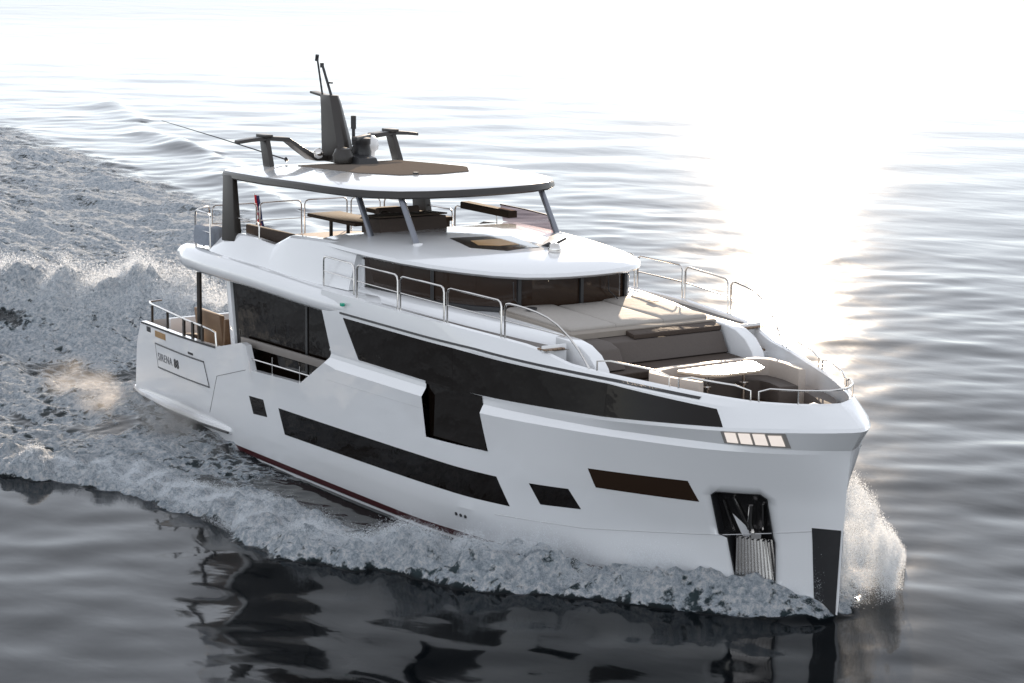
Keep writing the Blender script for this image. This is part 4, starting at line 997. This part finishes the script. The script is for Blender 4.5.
def bank_pts(N_, sg=-1, x0=-7, x1=10.5):
    x = x1-(x1-x0)*rng.rand(N_)**.85
    b = np.interp(x, BX, BY); e_ = np.maximum(.15+.3*rng.rand(N_), .9+rng.normal(0, .5, N_)); y = sg*(b-e_*np.clip(b/4, .25, 1))
    hgt_ = np.interp(x, [-7, 0, 5, 9, 11.5, 12.8], [.10, .16, .26, .42, .55, .35])
    z = hfield(x, y)+np.abs(rng.normal(0, 1, N_))*hgt_*.55
    return np.stack([x, y, z], 1)
X, S_ = clump(420000, lambda k: bank_pts(k), 0, 0, .004, .013, .40)
flecks('bow_wave_spray', X, S_, 'white spray tumbling off the near bow wave beside the hull', SPR)
def port_pts(N_):
    t = rng.rand(N_)**.8; x = 13.0-2.8*t; hb_ = np.interp(x, [9, 10, 12, 13.1], [1.9, 1.5, .6, .0])
    r_ = 3.1*rng.rand(N_)**1.3*(.35+.65*t**.5); env = 2.9*np.exp(-((r_-.7)/1.35)**2)*(.55+.45*t**.4)
    z = env*rng.rand(N_)**.75+np.abs(rng.normal(0, .08, N_)); y = hb_+.04+r_
    return np.stack([x, y, z], 1)
X, S_ = clump(1300000, port_pts, 0, 0, .004, .015, .40, 1.5, 13)
r_ = X[:, 1]-np.interp(X[:, 0], [9, 10, 12, 13.1], [1.9, 1.5, .6, .0])
kk = fbm(X[:, 0]*2.2+X[:, 2], X[:, 1]*2.2-X[:, 2]*1.4, 5, 77, .6); m_ = kk > .44+.06*r_+.05*X[:, 2]+.12*(rng.rand(len(X))-.5); X = X[m_]; S_ = S_[m_]
flecks('bow_splash', X, S_, 'sunlit splash thrown up on the far side of the bow', SPR)
def near_bow(N_):
    t = rng.rand(N_); x = 12.9-3.2*t; hb_ = np.interp(x, [8, 10, 12, 13.1], [2.3, 1.6, .6, .0])
    o2 = np.abs(rng.normal(0, .35+.5*t, N_)); z = np.abs(rng.normal(0, 1, N_))*(.55-.25*t)*np.exp(-o2)
    return np.stack([x, -(hb_+.05+np.minimum(o2*.5, .3)), z], 1)
X, S_ = clump(40000, near_bow, 0, 0, .004, .014, .43, 2.2, 23)
flecks('stem_spray', X, S_, 'fine spray climbing the near side of the bow', SPR)
def roost(N_):
    P_ = np.array([(-17.5, 6.2, .25), (-21, 4.9, .8), (-25, 3.3, 1.0), (-29, 1.2, 1.05), (-34, -2.0, .9), (-41, -5, .5)])
    t = rng.rand(N_)*5; x = np.interp(t, range(6), P_[:, 0])+rng.normal(0, 1.0, N_); y = np.interp(t, range(6), P_[:, 1])+rng.normal(0, 1.0, N_)
    z = hfield(x, y)+np.abs(rng.normal(0, .28, N_)); return np.stack([x, y, z], 1)
X, S_ = clump(360000, roost, 0, 0, .007, .024, .42, .8, 33)
flecks('stern_wave_spray', X, S_, 'white spray over the breaking stern wave behind the yacht', SPR)

# ------------------------------------------------------------------ exhaust mist drifting from under the platform
def mist(name, c, d, rz, dens, label, seed):
    bpy_me = bpy.data.meshes.new(name); mb = MB(); mb.box((0, 0, 0), (2, 2, 2)); bpy_me.from_pydata(mb.v, [], mb.f)
    o = bpy.data.objects.new(name, bpy_me); COL.objects.link(o); o.location = c; o.scale = d; o.rotation_euler = (0, 0, rz)
    mm = bpy.data.materials.new(name); mm.use_nodes = True; n = mm.node_tree.nodes; l = mm.node_tree.links; n.remove(n['Principled BSDF'])
    pv = n.new('ShaderNodeVolumePrincipled'); pv.inputs['Color'].default_value = (.93, .9, .87, 1); pv.inputs['Anisotropy'].default_value = .25
    tc = n.new('ShaderNodeTexCoord'); ln = n.new('ShaderNodeVectorMath'); ln.operation = 'LENGTH'; l.new(tc.outputs['Object'], ln.inputs[0])
    g = n.new('ShaderNodeNewGeometry'); t = n.new('ShaderNodeTexNoise'); t.inputs['Scale'].default_value = .9; t.inputs['Detail'].default_value = 5; l.new(g.outputs['Position'], t.inputs['Vector'])
    def M2(op, a, b=None):
        q = n.new('ShaderNodeMath'); q.operation = op
        for i, v_ in enumerate((a, b)):
            if v_ is None: continue
            if isinstance(v_, (int, float)): q.inputs[i].default_value = v_
            else: l.new(v_, q.inputs[i])
        return q.outputs[0]
    fall = n.new('ShaderNodeMapRange'); fall.interpolation_type = 'SMOOTHSTEP'; fall.inputs['From Min'].default_value = 1.0; fall.inputs['From Max'].default_value = .2; l.new(ln.outputs['Value'], fall.inputs['Value'])
    k = n.new('ShaderNodeMapRange'); k.inputs['From Min'].default_value = .42; k.inputs['From Max'].default_value = .66; l.new(t.outputs['Fac'], k.inputs['Value'])
    l.new(M2('MULTIPLY', M2('MULTIPLY', fall.outputs[0], k.outputs[0]), dens), pv.inputs['Density'])
    l.new(pv.outputs[0], n['Material Output'].inputs['Volume']); bpy_me.materials.append(mm)
    return tag(o, label, 'mist', kind='stuff')
mist('exhaust_mist', (-9.0, -4.3, .6), (5.2, 1.1, .75), R(2), 1.7, 'low brownish mist along the near side of the swim platform', 1)
mist('stern_mist', (-15.3, -3.7, .5), (2.9, 1.2, .75), R(-8), .5, 'sunlit puff of mist behind the swim platform', 2)
